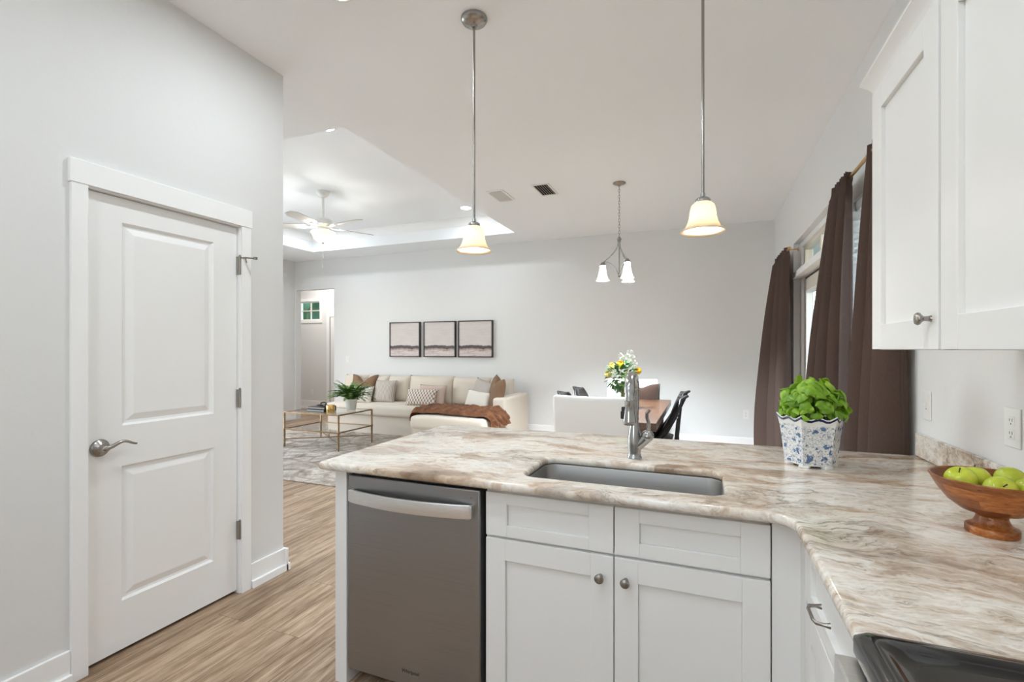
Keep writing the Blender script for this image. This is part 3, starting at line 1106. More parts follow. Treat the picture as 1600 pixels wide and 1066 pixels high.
# ================================================================ KITCHEN
# worktop: L-shaped slab with the sink hole
outer = []
def arc(cx, cy, r, a0, a1, n=8):
    return [(cx + r * math.cos(math.radians(a0 + (a1 - a0) * k / n)), cy + r * math.sin(math.radians(a0 + (a1 - a0) * k / n))) for k in range(n + 1)]
PX0, PY0, PY1, EX = -1.455, 1.505, 2.555, .226
outer += arc(PX0 + .03, PY0 + .03, .03, 180, 270)
outer += arc(EX - .07, PY0 - .07, .07, 90, 0)
outer += [(EX, .910), (.858, .910), (.858, PY1)]
outer += arc(PX0 + .07, PY1 - .07, .07, 90, 180)
SX0, SX1, SY0, SY1 = -.612, .062, 1.625, 1.950
hole = rrect(SX0, SX1, SY0, SY1, .055, 8)
wt = curve_solid([outer, hole], CB, CT, .0135, 4).obj('worktop', M['granite'], smooth=50)
tag(wt, 'polished veined granite worktop of the peninsula with the sink cutout', 'worktop')
bs = B().box(.842, .861, .912, 2.548, CT, CT + .098).obj('backsplash', M['granite'], bevel=.004)
tag(bs, 'low granite upstand along the wall under the outlets', 'backsplash')

# sink basin
sk = thing('sink', 'stainless steel undermount sink set in the granite worktop', 'sink', ((SX0 + SX1) / 2, (SY0 + SY1) / 2, .68))
rs = []
for g, z, r in ((.016, CB - .001, .065), (.004, CB - .001, .055), (.003, CB - .004, .055), (-.006, .73, .055), (-.012, .70, .055), (-.035, .685, .04), (-.12, .680, .02)):
    rs.append([(x, y, z) for x, y in rrect(SX0 - g, SX1 + g, SY0 - g, SY1 + g, r, 8)])
B().rings(rs, True, False, True).obj('basin', M['sink_steel'], sk, solid=.0012, smooth=50)
B().lathe([(.045, .681), (.043, .684), (.030, .6835), (.028, .6825), (0, .6825)], ((SX0 + SX1) / 2, 1.80, 0), 24).obj('drain', M['chrome'], sk)

# faucet
FX, FY = -.268, 2.055
fc = thing('faucet', 'brushed nickel pull-down kitchen faucet behind the sink', 'faucet', (FX, FY, CT))
b = B()
b.lathe([(.0, CT), (.030, CT), (.0305, CT + .006), (.027, CT + .010), (.026, CT + .02), (.0275, CT + .055), (.0265, CT + .09), (.021, CT + .125), (.0165, CT + .155), (.0165, CT + .168), (0, CT + .168)], (FX, FY, 0), 28)
b.obj('body', M['chrome'], fc, smooth=60)
b = B()
b.cyl((FX, FY, CT + .160), .0185, .010, 24)
pts = []
zt, R_ = 1.190, .072
pts += [(FX, FY, CT + .165), (FX, FY, 1.12), (FX, FY, 1.165)]
for k in range(0, 15):
    a = PI * k / 14
    pts.append((FX, FY - R_ + R_ * math.cos(a), zt + .060 * math.sin(a)))
pts.append((FX, FY - 2 * R_, 1.19))
b.tube(pts, [.0165, .019, .0205] + [.0215 - .001 * abs(7 - k) / 7 for k in range(15)] + [.019], 18)
b.obj('spout', M['chrome'], fc, smooth=60)
b = B()
hx, hy = FX, FY - 2 * R_
b.lathe([(.0, 1.198), (.017, 1.198), (.0175, 1.17), (.020, 1.165), (.020, 1.158), (.0185, 1.155), (.021, 1.115), (.0255, 1.082), (.0262, 1.072), (.024, 1.066), (0, 1.066)], (hx, hy, 0), 24)
b.obj('spray_head', M['chrome'], fc, smooth=60)
b = B()
b.box(hx - .033, hx - .018, hy - .010, hy + .010, 1.088, 1.118).box(hx - .030, hx - .016, hy - .009, hy + .009, 1.118, 1.135)
b.obj('spray_button', M['black'], fc, bevel=.002)
b = B()
b.tube([(FX + .005, FY, CT + .042), (FX + .036, FY - .004, CT + .074), (FX + .052, FY - .006, CT + .092)], [.020, .0205, .023], 16)
b.sphere((FX + .054, FY - .006, CT + .096), .0255, u=18, v=12)
b.obj('handle_joint', M['chrome'], fc, smooth=60)
b = B()
b.tube([(FX + .056, FY - .006, CT + .112), (FX + .060, FY - .008, CT + .145), (FX + .052, FY - .012, CT + .172), (FX + .053, FY - .018, CT + .192), (FX + .064, FY - .024, CT + .204)], [.009, .0075, .0072, .0075, .006], 12)
b.obj('lever', M['chrome'], fc, smooth=60)

# ---- cabinet helpers
def shaker(name, parent, plane, d, a0, a1, z0, z1, stile, rail, mat, th=.02):
    """shaker front: plane 'y' faces -y at y=d; plane 'x' faces -x at x=d"""
    def bx(b, p0, p1, q0, q1, t0, t1):
        if plane == 'y':
            b.box(p0, p1, t0, t1, q0, q1)
        else:
            b.box(t0, t1, p0, p1, q0, q1)
    b = B()
    bx(b, a0, a0 + stile, z0, z1, d, d + th)
    bx(b, a1 - stile, a1, z0, z1, d, d + th)
    bx(b, a0 + stile, a1 - stile, z0, z0 + rail, d, d + th)
    bx(b, a0 + stile, a1 - stile, z1 - rail, z1, d, d + th)
    bx(b, a0 + stile, a1 - stile, z0 + rail, z1 - rail, d + .012, d + th - .002)
    return b.obj(name, mat, parent, bevel=.0015, smooth=0)


def knob(parent, c, axis, mat=None):
    s = -1
    b = B()
    prof = [(0, 0), (.008, 0), (.0065, .004), (.0055, .013), (.009, .018), (.0145, .022), (.0155, .026), (.013, .030), (.006, .032), (0, .0325)]
    prof = [(r, -h) for r, h in prof]
    b.lathe(prof, c, 20, axis=axis)
    return b.obj('knob', mat or M['nickel_dark'], parent, smooth=50)


FACE = 1.560
# end panel of the peninsula
ep = B().box(-1.402, -1.345, FACE, 2.20, 0, CB - .001).obj('end_panel', M['cabinet'], bevel=.002, smooth=0)
tag(ep, 'white end panel of the peninsula left of the dishwasher', 'panel')
# dishwasher
dw = thing('dishwasher', 'stainless steel dishwasher with bowed bar handle under the worktop', 'dishwasher', (-1.035, 1.86, 0))
DX0, DX1 = -1.337, -.734
B().box(DX0 + .006, DX1 - .004, FACE + .05, 2.16, .09, .868).obj('body', M['black'], dw, smooth=0)
B().box(DX0, DX1 - .012, FACE, FACE + .055, .068, .853).obj('door', M['steel'], dw, bevel=.006, seg=3)
B().box(DX0 + .012, DX1 - .012, FACE + .012, FACE + .05, .854, .872).obj('control_strip', M['black'], dw, smooth=0)
B().box(DX0 + .01, DX1 - .01, FACE + .09, FACE + .11, 0, .088).obj('toe_panel', M['black'], dw, smooth=0)
b = B()
pts = []
for k in range(17):
    t = k / 16
    pts.append((DX0 + .022 + t * (DX1 - DX0 - .065), FACE - .012 - .034 * math.sin(PI * t) ** .8, .775))
rs = []
for i, p in enumerate(pts):
    rs.append([(p[0], p[1] - .006, p[2] - .026), (p[0], p[1] - .009, p[2]), (p[0], p[1] - .006, p[2] + .026), (p[0], p[1] + .008, p[2] + .024), (p[0], p[1] + .008, p[2] - .024)])
b.rings(rs)
for p in (pts[0], pts[-1]):
    b.box(p[0] - .006, p[0] + .006, FACE - .02, FACE + .002, .752, .798)
b.obj('handle', M['steel_light'], dw, bevel=.002, smooth=50)
tb = text_mesh('Whirlpool', .0185, .0005, .12)
tb.xf(Matrix.Translation((-1.040, FACE - .0006, .120)) @ Matrix.Rotation(PI / 2, 4, 'X'))
tb.obj('logo', M['outlet_dark'], dw, smooth=0)
B().cyl((DX1 - .047, FACE + .0005, .823), .002, -.001, 8, 'y').obj('indicator_light', M['black'], dw)

# sink base cabinet (open box so the sink hangs free inside)
sb = thing('base_cabinet', 'white double door sink cabinet between dishwasher and corner', 'cabinet', (-.27, 1.86, 0))
b = B()
b.box(-.727, -.709, FACE + .021, 2.18, .10, CB - .001).box(.165, .180, FACE + .021, 2.18, .10, CB - .001)
b.box(-.709, .165, FACE + .021, 2.18, .10, .118).box(-.709, .165, 2.165, 2.18, .118, CB - .001)
b.box(-.709, .165, FACE + .021, FACE + .040, CB - .030, CB - .001).box(-.709, .165, FACE + .021, FACE + .04, .665, .70)
b.box(-.285, -.245, FACE + .021, FACE + .04, .118, .665)
b.box(-.727, .180, FACE + .10, FACE + .118, 0, .10)
b.obj('carcass', M['cabinet'], sb, smooth=0)
shaker('drawer_front', sb, 'y', FACE, -.722, -.270, .700, .853, .080, .040, M['cabinet'])
shaker('drawer_front', sb, 'y', FACE, -.266, .180, .700, .853, .078, .044, M['cabinet'])
d1 = shaker('door', sb, 'y', FACE, -.722, -.270, .100, .690, .074, .074, M['cabinet'])
d2 = shaker('door', sb, 'y', FACE, -.266, .180, .100, .690, .074, .074, M['cabinet'])
knob(d1, (-.312, FACE, .622), 'y')
knob(d2, (-.230, FACE, .622), 'y')
pb = B().box(-1.344, .842, 2.182, 2.20, 0, CB - .001).obj('back_panel', M['cabinet'], smooth=0)
tag(pb, 'white back panel of the peninsula facing the dining area', 'panel')

# corner filler and right run cabinet
RX = .255
rc = thing('corner_base_cabinet', 'white drawer cabinet in the corner beside the range', 'cabinet', (.55, 1.3, 0))
b = B()
b.box(RX + .021, .86, .915, 2.16, .10, .640).box(RX + .021, RX + .04, .915, 1.56, .640, CB - .001).box(RX + .021, .84, .915, .935, .640, CB - .001)
b.obj('carcass', M['cabinet'], rc, smooth=0)
B().box(.184, RX + .020, FACE + .001, FACE + .018, .10, CB - .001).box(RX, RX + .02, 1.50, FACE + .001, .10, CB - .001).obj('filler_strip', M['cabinet'], rc, smooth=0)
B().box(RX + .08, RX + .10, .915, 2.1, 0, .10).obj('toe_kick', M['cabinet'], rc, smooth=0)
dr = shaker('drawer_front', rc, 'x', RX, .922, 1.497, .690, .853, .072, .040, M['cabinet'])
dd = shaker('door', rc, 'x', RX, .922, 1.497, .100, .680, .072, .072, M['cabinet'])
b = B()
hz = .763
b.tube([(RX, 1.302, hz), (RX - .012, 1.302, hz), (RX - .026, 1.298, hz), (RX - .030, 1.284, hz), (RX - .030, 1.236, hz), (RX - .026, 1.222, hz), (RX - .012, 1.218, hz), (RX, 1.218, hz)], [.0065, .004, .004, .004, .004, .004, .004, .0065], 10)
b.obj('bar_pull', M['nickel'], dr, smooth=60)

# range
rg = thing('range', 'black glass top range with stainless front at the bottom right corner', 'range', (.53, .52, 0))
GX, GY0, GY1 = .215, .140, .902
B().box(GX + .03, .835, GY0, GY1, .04, .895).obj('body', M['range_black'], rg, bevel=.004)
rs = []
for g, z, r in ((0, .895, .02), (0, .916, .02), (.008, .924, .02), (.026, .926, .02), (.036, .921, .03), (.042, .9165, .03), (.055, .916, .035)):
    rs.append([(x, y, z) for x, y in rrect(GX + g, .840 - g, GY0 + g, GY1 - g, r, 6)])
B().rings(rs, True, True, False).obj('cooktop_rim', M['range_black'], rg, smooth=50)
rs = [[(x, y, .9162) for x, y in rrect(GX + .055, .785, GY0 + .055, GY1 - .055, .035, 6)], [(x, y, .9166) for x, y in rrect(GX + .056, .784, GY0 + .056, GY1 - .056, .035, 6)]]
B().rings(rs, True, True, True).obj('cooktop_glass', M['cooktop'], rg, smooth=0)
B().box(GX - .024, GX + .03, GY0 + .004, GY1 - .010, .800, .884).obj('front_trim', M['steel_light'], rg, bevel=.004)
B().box(GX - .034, GX + .03, GY0 + .004, GY1 - .012, .230, .792).obj('oven_door', M['steel'], rg, bevel=.006)
B().box(GX - .0355, GX - .033, GY0 + .10, GY1 - .12, .36, .66).obj('oven_window', M['cooktop'], rg, smooth=0)
B().box(GX - .030, GX + .03, GY0 + .004, GY1 - .014, .05, .222).obj('warming_drawer', M['steel'], rg, bevel=.006)
b = B()
b.tube([(GX - .078, GY0 + .05, .745), (GX - .078, GY1 - .05, .745)], .012, 14)
for y in (GY0 + .09, GY1 - .09):
    b.tube([(GX - .030, y, .745), (GX - .078, y, .745)], .009, 10)
b.obj('oven_handle', M['steel_light'], rg, smooth=50)
for (x, y, r) in ((.38, .72, .10), (.38, .33, .08), (.64, .72, .075), (.64, .33, .10)):
    B().lathe([(r, .9167), (r, .9169), (r - .002, .9169), (r - .002, .9167)], (x, y, 0), 40).obj('burner_ring', M['chair_grey'], rg)

# wall cabinets
UX = .505
for i, (ya, yb, lab) in enumerate(((1.395, 1.868, 'white shaker wall cabinet with knob nearest the curtains'), (.925, 1.388, 'white shaker wall cabinet at the right edge of the photo'))):
    u = thing('wall_cabinet', lab, 'cabinet', (.69, (ya + yb) / 2, 1.36), 'white wall cabinets on the right wall')
    b = B()
    b.box(UX + .021, .861, ya - .001, yb + .001 if i else yb, 1.372, 2.182)
    b.box(UX + .021, .861, ya - .001, ya + .018, 1.360, 1.372).box(UX + .021, .861, yb - .018, yb, 1.360, 1.372).box(UX + .021, UX + .04, ya, yb, 1.360, 1.372)
    b.obj('carcass', M['cabinet'], u, smooth=0)
    d = shaker('door', u, 'x', UX, ya + .004, yb - .002, 1.361, 2.180, .080, .076, M['cabinet'])
    if i == 0:
        knob(d, (UX, 1.436, 1.435), 'x', M['nickel'])
    else:
        knob(d, (UX, .968, 1.435), 'x', M['nickel'])
    # crown moulding with its return on the curtain side
    pr = [(0, 2.178), (.006, 2.178), (.008, 2.190), (.016, 2.205), (.030, 2.222), (.036, 2.228), (.036, 2.236), (0, 2.236)]
    if i == 0:
        rs = [[(.861, yb + dx, z) for dx, z in pr], [(UX + .012 - dx, yb + dx, z) for dx, z in pr], [(UX + .012 - dx, ya - .006, z) for dx, z in pr]]
    else:
        rs = [[(UX + .012 - dx, yb, z) for dx, z in pr], [(UX + .012 - dx, ya, z) for dx, z in pr]]
    B().rings(rs).obj('crown', M['cabinet'], u, smooth=40)


# wall plates
def plate(name, label, cat, c, n, kind, w_=.072, h_=.118):
    t = thing(name, label, cat, c)
    ax = 0 if abs(n[0]) else 1
    s = n[0] + n[1]

    def bx(u0, u1, z0, z1, d0, d1):
        b = B()
        lo, hi = sorted((d0 * s, d1 * s))
        if ax == 0:
            b.box(c[0] + lo, c[0] + hi, c[1] + u0, c[1] + u1, c[2] + z0, c[2] + z1)
        else:
            b.box(c[0] + u0, c[0] + u1, c[1] + lo, c[1] + hi, c[2] + z0, c[2] + z1)
        return b
    bx(-w_ / 2, w_ / 2, -h_ / 2, h_ / 2, .0003, .006).obj('cover_plate', M['plate'], t, bevel=.002)
    if kind == 'outlet':
        for dz in (.0195, -.0195):
            f = bx(-.0165, .0165, dz - .0145, dz + .0145, .0055, .0075).obj('socket', M['plate'], t, bevel=.003)
            for u_, q0, q1 in ((-.0065, -.002, .008), (.0065, -.001, .007)):
                bx(u_ - .0012, u_ + .0012, dz + q0, dz + q1, .0070, .0078).obj('slot', M['outlet_dark'], f, smooth=0)
            bx(-.0022, .0022, dz - .0105, dz - .006, .0070, .0078).obj('slot', M['outlet_dark'], f, smooth=0)
    else:
        bx(-.0055, .0055, -.012, .012, .0055, .0080).obj('switch_surround', M['plate'], t, bevel=.001)
        bx(-.004, .004, -.004, .010, .0075, .016).obj('toggle', M['plate'], t, bevel=.001)
        bx(-.002, .002, -.016, -.0125, .0055, .0068).obj('toggle_shadow_slot', M['outlet_dark'], t, smooth=0)
    return t


plate('light_switch', 'white light switch above the granite upstand next to the curtain', 'switch', (XR, 2.478, 1.128), (-1, 0), 'switch')
plate('wall_outlet', 'white outlet above the fruit bowl on the right wall', 'outlet', (XR, 1.887, 1.127), (-1, 0), 'outlet', .080, .118)
plate('wall_outlet', 'white outlet low on far wall left of the far curtain', 'outlet', (.524, YF, .490), (0, -1), 'outlet')
plate('light_switch', 'white light switch on far wall beside the hall opening', 'switch', (-6.06, YF, 1.17), (0, -1), 'switch')
plate('wall_outlet', 'small outlet low on the hall wall seen through the opening', 'outlet', (-8.21, HB, .385), (0, -1), 'outlet')
tag(B().box(XLL + .0005, XLL + .04, 6.68, 6.83, 2.72, 2.79).obj('door_chime', M['plate'], bevel=.008), 'small white box high on the far left wall', 'chime box')

# ---------------------------------------------------------------- potted basil
PC = Vector((.392, 2.190, CT))
bp = thing('potted_basil', 'bushy green basil in blue and white hexagonal pot on the worktop', 'plant', PC)
va = math.atan2(-PC.y, -PC.x)            # direction back to the camera
def hexring(r, z, rot, n=10, wave=0.0, lift=0.0):
    out = []
    for k in range(6):
        a0, a1 = rot + k * PI / 3, rot + (k + 1) * PI / 3
        p0 = Vector((math.cos(a0), math.sin(a0))) * r
        p1 = Vector((math.cos(a1), math.sin(a1))) * r
        for j in range(n):
            t = j / n
            p = p0.lerp(p1, t)
            wv = wave * math.cos(t * 4 * PI) + lift * (abs(2 * t - 1) ** 6)
            out.append((PC.x + p.x, PC.y + p.y, CT + z + wv))
    return out
rot = va - math.radians(15)
rs = [hexring(.066, .010, rot), hexring(.089, .010, rot), hexring(.092, .013, rot), hexring(.097, .060, rot), hexring(.103, .115, rot), hexring(.109, .155, rot), hexring(.116, .178, rot, 10, .0035, .004), hexring(.1215, .190, rot, 10, .005, .006),
      hexring(.1195, .194, rot, 10, .005, .006), hexring(.110, .186, rot, 10, .003, .003), hexring(.101, .155, rot), hexring(.096, .120, rot)]
B().rings(rs, True, True, False).obj('pot', M['porcelain'], bp, smooth=28)
rs = [hexring(.1190, .1815, rot, 10, .0045, .006), hexring(.1222, .1860, rot, 10, .005, .006), hexring(.1224, .1905, rot, 10, .005, .006)]
B().rings(rs, True, False, False).obj('rim_line', M['navy'], bp, smooth=28)
for k in range(6):
    a = rot + k * PI / 3
    b = B()
    b.box(-.018, .008, -.018, .018, 0, .0115)
    b.xf(Matrix.Translation((PC.x + .080 * math.cos(a), PC.y + .080 * math.sin(a), CT)) @ Matrix.Rotation(a, 4, 'Z'))
    b.obj('foot', M['plate'], bp, bevel=.003)
b = B()
b.rings([hexring(.098, .150, rot), hexring(.05, .156, rot)], True, False, True)
b.obj('soil', M['soil'], bp)


def leaf(b, base, dirv, up, L, W, curl, cup, nu=6, nv=4, droop=0, pucker=.10):
    d = dirv.normalized()
    s = d.cross(up).normalized()
    n = s.cross(d).normalized()

    def fn(u, v):
        t = u
        wv = (v - .5) * 2
        wid = W * (max(0, math.sin(PI * (t ** .72))) ** .62) * (1 - .12 * t) + W * .03
        h = curl * (t - t * t) * 1.6 - droop * t * t + cup * (abs(wv) ** 1.8) * wid * 1.2 - pucker * W * math.cos(t * 14) * (1 - abs(wv)) * .4
        return tuple(base + d * (L * t) + s * (wid * wv) + n * h)
    b.grid(fn, nu, nv)


b = B()
bst = B()
r_ = random.Random(11)
cc = PC + Vector((0, 0, .228))
for i in range(250):
    th = r_.uniform(0, 2 * PI)
    ph = math.acos(r_.uniform(-.30, 1.0))
    rad = r_.uniform(.50, 1.0) ** .55
    e = Vector((math.sin(ph) * math.cos(th), math.sin(ph) * math.sin(th), math.cos(ph)))
    lump = 1 + .10 * math.sin(3 * th + 1.3) + .07 * math.sin(5 * th) * math.sin(4 * ph)
    p = cc + Vector((e.x * .112 * rad * lump, e.y * .112 * rad * lump, e.z * .118 * rad * lump))
    tang = Vector((-math.sin(th), math.cos(th), 0)) * r_.uniform(-.9, .9)
    d = (Vector((e.x, e.y, 0)) * r_.uniform(.2, .9) + tang + Vector((0, 0, r_.uniform(-.9, .15)))).normalized()
    L = r_.uniform(.034, .060)
    nrm = (e + Vector((0, 0, .25)) + Vector((r_.uniform(-.5, .5), r_.uniform(-.5, .5), r_.uniform(-.3, .3)))).normalized()
    leaf(b, p - d * L * .45, d, nrm, L, L * r_.uniform(.30, .40), L * r_.uniform(.25, .5), -r_.uniform(.25, .6), 7, 6, L * r_.uniform(.05, .4), .16)
for i in range(34):
    th = r_.uniform(0, 2 * PI)
    r0, r1 = r_.uniform(.01, .085), r_.uniform(.02, .11)
    a = PC + Vector((r0 * math.cos(th), r0 * math.sin(th), .155))
    c_ = PC + Vector((r1 * math.cos(th), r1 * math.sin(th), .155 + r_.uniform(.05, .15)))
    bst.tube([a, a.lerp(c_, .5) + Vector((0, 0, .012)), c_], [.0032, .0026, .0018], 6)
b.obj('foliage', M['basil'], bp, smooth=180, recalc=False)
bst.obj('stems', M['stem'], bp)

# ---------------------------------------------------------------- fruit bowl
BC = Vector((.662, 1.540, CT))
fb = thing('fruit_bowl', 'footed wooden bowl of green apples at the right of the worktop', 'bowl', BC)
prof = [(0, .0), (.0490, .0), (.0505, .003), (.0505, .017), (.049, .0195), (.043, .0205), (.035, .028), (.031, .038), (.030, .044), (.034, .050), (.060, .058), (.083, .076), (.104, .105), (.118, .132), (.1200, .1365),
        (.1188, .1395), (.115, .138), (.099, .106), (.078, .081), (.054, .068), (.02, .062), (0, .061)]
B().lathe(prof, BC, 56).obj('bowl', M['acacia'], fb, smooth=40)
def apple_mesh(name, c, r, tilt, label):
    t = thing(name, label, 'apple', c, 'green apples in the wooden bowl')
    b = B()
    pr = []
    for k in range(17):
        a = PI * k / 16
        rr = math.sin(a) * (1.0 + .06 * math.cos(a))
        zz = -math.cos(a) * .90
        if k < 3: zz += .16 * (1 - k / 3) ** 1.4
        if k > 12: zz -= .27 * ((k - 12) / 4) ** 1.6
        pr.append((max(rr, 0) * r, zz * r))
    pr[0] = (0.0005, pr[0][1])
    pr[-1] = (0.0005, pr[-1][1])
    b.lathe(pr, (0, 0, 0), 28)
    m_ = Matrix.Translation(c) @ Euler(tilt).to_matrix().to_4x4()
    b.xf(m_)
    b.obj('flesh', M['apple'], t, smooth=180)
    b = B()
    b.tube([(0, 0, r * .60), (.001, 0, r * .78), (.004, 0, r * 1.02)], [.0014, .0013, .0019], 8)
    b.xf(m_)
    b.obj('stem', M['bark'], t)
    return t
A = BC
apple_mesh('apple', A + Vector((-.056, .012, .127)), .0335, (.45, -.35, 0), 'green apple at the left end of the wooden bowl')
apple_mesh('apple', A + Vector((-.010, .056, .124)), .0325, (-.3, .2, .4), 'green apple at the back of the bowl against the rim')
apple_mesh('apple', A + Vector((-.004, -.048, .121)), .0325, (.95, -.25, 0), 'green apple at the front of the bowl near the rim')
apple_mesh('apple', A + Vector((.050, .026, .130)), .0345, (.2, .9, .5), 'yellowish apple at the right back of the bowl')
apple_mesh('apple', A + Vector((.056, -.042, .124)), .0315, (1.1, .1, .2), 'green apple cut by the right edge of the photo')


# ================================================================ LAMPS
def bell(R, H, flare=1.0):
    return [(.022, H), (.034, H * .985), (.046, H * .90), (.052, H * .72), (.055, H * .50), (.061, H * .32), (.073, H * .14), (R * .985, .006), (R, 0), (R * .985, -.001), (.071, H * .14 - .002), (.058, H * .32), (.0515, H * .52), (.048, H * .72), (.040, H * .89), (.022, H * .955)]
def pendant(x, y, label, zb=1.857):
    t = thing('pendant_lamp', label, 'pendant lamp', (x, y, zb), 'pendant lamps over the peninsula')
    B().lathe([(0, CEIL), (.066, CEIL), (.067, CEIL - .010), (.060, CEIL - .022), (.040, CEIL - .030), (.016, CEIL - .036), (.013, CEIL - .050), (0, CEIL - .050)], (x, y, 0), 32).obj('canopy', M['nickel'], t, smooth=50)
    b = B()
    b.tube([(x, y, CEIL - .045), (x, y, zb + .145)], .0062, 12)
    b.obj('rod', M['nickel'], t)
    B().lathe([(0, zb + .165), (.009, zb + .165), (.010, zb + .150), (.020, zb + .146), (.029, zb + .140), (.031, zb + .132), (.029, zb + .122), (.024, zb + .118), (0, zb + .118)], (x, y, 0), 28).obj('socket', M['chrome'], t, smooth=50)
    B().lathe([(r, zb + h) for r, h in bell(.091, .126)], (x, y, 0), 40).obj('shade', M['amber_shade'], t, smooth=180)
    b = B()
    b.lathe([(.0005, zb + .008), (.012, zb + .010), (.024, zb + .020), (.0295, zb + .038), (.027, zb + .056), (.017, zb + .075), (.013, zb + .09), (.013, zb + .116), (.0005, zb + .116)], (x, y, 0), 24)
    b.obj('bulb', M['pend_bulb'], t, smooth=180)
    return t
pendant(-1.080, 2.19, 'brushed nickel pendant with amber bell shade over the left of the peninsula')
pendant(-.002, 2.19, 'brushed nickel pendant with amber bell shade above the faucet side of the peninsula')

# chandelier
CX, CY = -.79, 4.91
ch = thing('chandelier', 'three light nickel chandelier with white shades over the dining table', 'chandelier', (CX, CY, 2.05))
B().lathe([(0, CEIL), (.064, CEIL), (.065, CEIL - .006), (.055, CEIL - .012), (.022, CEIL - .020), (.012, CEIL - .034), (0, CEIL - .036)], (CX, CY, 0), 32).obj('canopy', M['nickel'], ch, smooth=50)
b = B()
zz = CEIL - .03
k = 0
while zz > 2.49:
    ring = []
    for q in range(13):
        a = 2 * PI * q / 12
        ring.append((math.cos(a) * .0075, math.sin(a) * .019))
    pts = [(CX + (rx if k % 2 else 0), CY + (0 if k % 2 else rx), zz - .019 + rz) for rx, rz in ring]
    b.tube(pts, .0019, 6, cap=False)
    zz -= .030
    k += 1
b.obj('chain', M['nickel'], ch)
b = B()
b.lathe([(0, 2.50), (.008, 2.495), (.022, 2.475), (.024, 2.468), (.020, 2.462), (.016, 2.455), (.020, 2.448), (.012, 2.44), (.008, 2.40), (.0065, 2.20), (.0065, 2.13), (.015, 2.12), (.018, 2.11), (.012, 2.10), (.004, 2.085), (0, 2.083)], (CX, CY, 0), 20)
b.obj('centre_stem', M['nickel'], ch, smooth=50)
for ang in (165, 285, 45):
    a = math.radians(ang) + math.atan2(299, 750)
    ux, uy = math.cos(a), math.sin(a)
    pts = []
    for t in [k / 12 for k in range(13)]:
        r_a = .012 + .153 * (t ** 2.3)
        z_a = 2.445 - .205 * t - .035 * math.sin(t * PI) * -.3
        pts.append((CX + ux * r_a, CY + uy * r_a, z_a))
    bar = B()
    bar.tube(pts, .0060, 8)
    low = []
    for t in [k / 10 for k in range(11)]:
        r_a = .165 - .158 * t
        z_a = 2.240 + .015 * math.sin(PI * t) - .13 * t ** 2.2
        low.append((CX + ux * r_a, CY + uy * r_a, z_a))
    bar.tube(low, .0055, 8)
    arm = bar.obj('arm', M['chrome'], ch, smooth=60)
    sx, sy = CX + ux * .165, CY + uy * .165
    B().lathe([(0, 2.246), (.012, 2.244), (.022, 2.232), (.030, 2.220), (.031, 2.208), (0, 2.206)], (sx, sy, 0), 20).obj('socket', M['nickel'], arm, smooth=50)
    B().lathe([(.027, 2.206), (.031, 2.190), (.036, 2.15), (.045, 2.105), (.060, 2.066), (.069, 2.055), (.067, 2.055), (.057, 2.068), (.042, 2.106), (.033, 2.15), (.027, 2.19)], (sx, sy, 0), 28).obj('shade', M['white_shade'], arm, smooth=180)
    B().sphere((sx, sy, 2.115), .024, (1, 1, 1.35), 16, 10).obj('bulb', M['chan_bulb'], arm, smooth=180)

# ceiling fan
NX, NY = -4.40, 4.68
fan = thing('ceiling_fan', 'white five blade ceiling fan with glowing bowl light in the tray ceiling', 'ceiling fan', (NX, NY, 2.66))
B().lathe([(0, TRAY), (.078, TRAY), (.082, TRAY - .012), (.070, TRAY - .040), (.045, TRAY - .065), (.022, TRAY - .078), (0, TRAY - .078)], (NX, NY, 0), 32).obj('canopy', M['fan_white'], fan, smooth=50)
B().cyl((NX, NY, 2.985), .0155, TRAY - 2.985 - .06, 16).obj('downrod', M['fan_white'], fan)
B().lathe([(0, 2.99), (.045, 2.988), (.10, 2.972), (.118, 2.955), (.122, 2.925), (.118, 2.898), (.085, 2.880), (.060, 2.870), (.060, 2.850), (.085, 2.842), (.09, 2.832), (0, 2.832)], (NX, NY, 0), 40).obj('motor', M['fan_white'], fan, smooth=50)
for k in range(5):
    a = math.radians(42 + 72 * k) + math.atan2(299, 750)
    Mx = Matrix.Translation((NX, NY, 2.882)) @ Matrix.Rotation(a, 4, 'Z') @ Matrix.Rotation(math.radians(12), 4, 'X')
    b = B()
    out = [(.19, -.045), (.24, -.060), (.58, -.072), (.655, -.040), (.66, 0), (.655, .040), (.58, .072), (.24, .060), (.19, .045)]
    b.rings([[(x, y, -.003) for x, y in out], [(x, y, .003) for x, y in out]])
    b.xf(Mx)
    bld = b.obj('blade', [M['fan_white'], M['fan_edge']], fan, smooth=0)
    for p in bld.data.polygons:
        if abs(p.normal.z) < .6:
            p.material_index = 1
    b = B()
    b.tube([(.085, 0, .002), (.13, 0, -.012), (.18, 0, -.009), (.23, 0, -.007)], [.020, .013, .022, .030], 10, flat=.28)
    b.xf(Mx)
    b.obj('blade_bracket', M['fan_white'], bld, smooth=60)
B().lathe([(.142, 2.812), (.145, 2.806), (.134, 2.790), (.120, 2.755), (.095, 2.715), (.060, 2.694), (.018, 2.688), (.018, 2.692), (.058, 2.698), (.090, 2.719), (.115, 2.757), (.128, 2.79), (.138, 2.806)], (NX, NY, 0), 44).obj('light_bowl', M['bowl_shade'], fan, smooth=180)
B().lathe([(0, 2.834), (.03, 2.834), (.02, 2.80), (.012, 2.76), (.010, 2.69), (.018, 2.687), (.020, 2.680), (.010, 2.668), (0, 2.664)], (NX, NY, 0), 20).obj('finial', M['fan_white'], fan, smooth=50)
for k in range(3):
    a = 2 * PI * k / 3 + .5
    B().sphere((NX + .066 * math.cos(a), NY + .066 * math.sin(a), 2.772), .026, (1, 1, 1.2), 14, 10).obj('bulb', M['fan_bulb'], fan, smooth=180)
b = B()
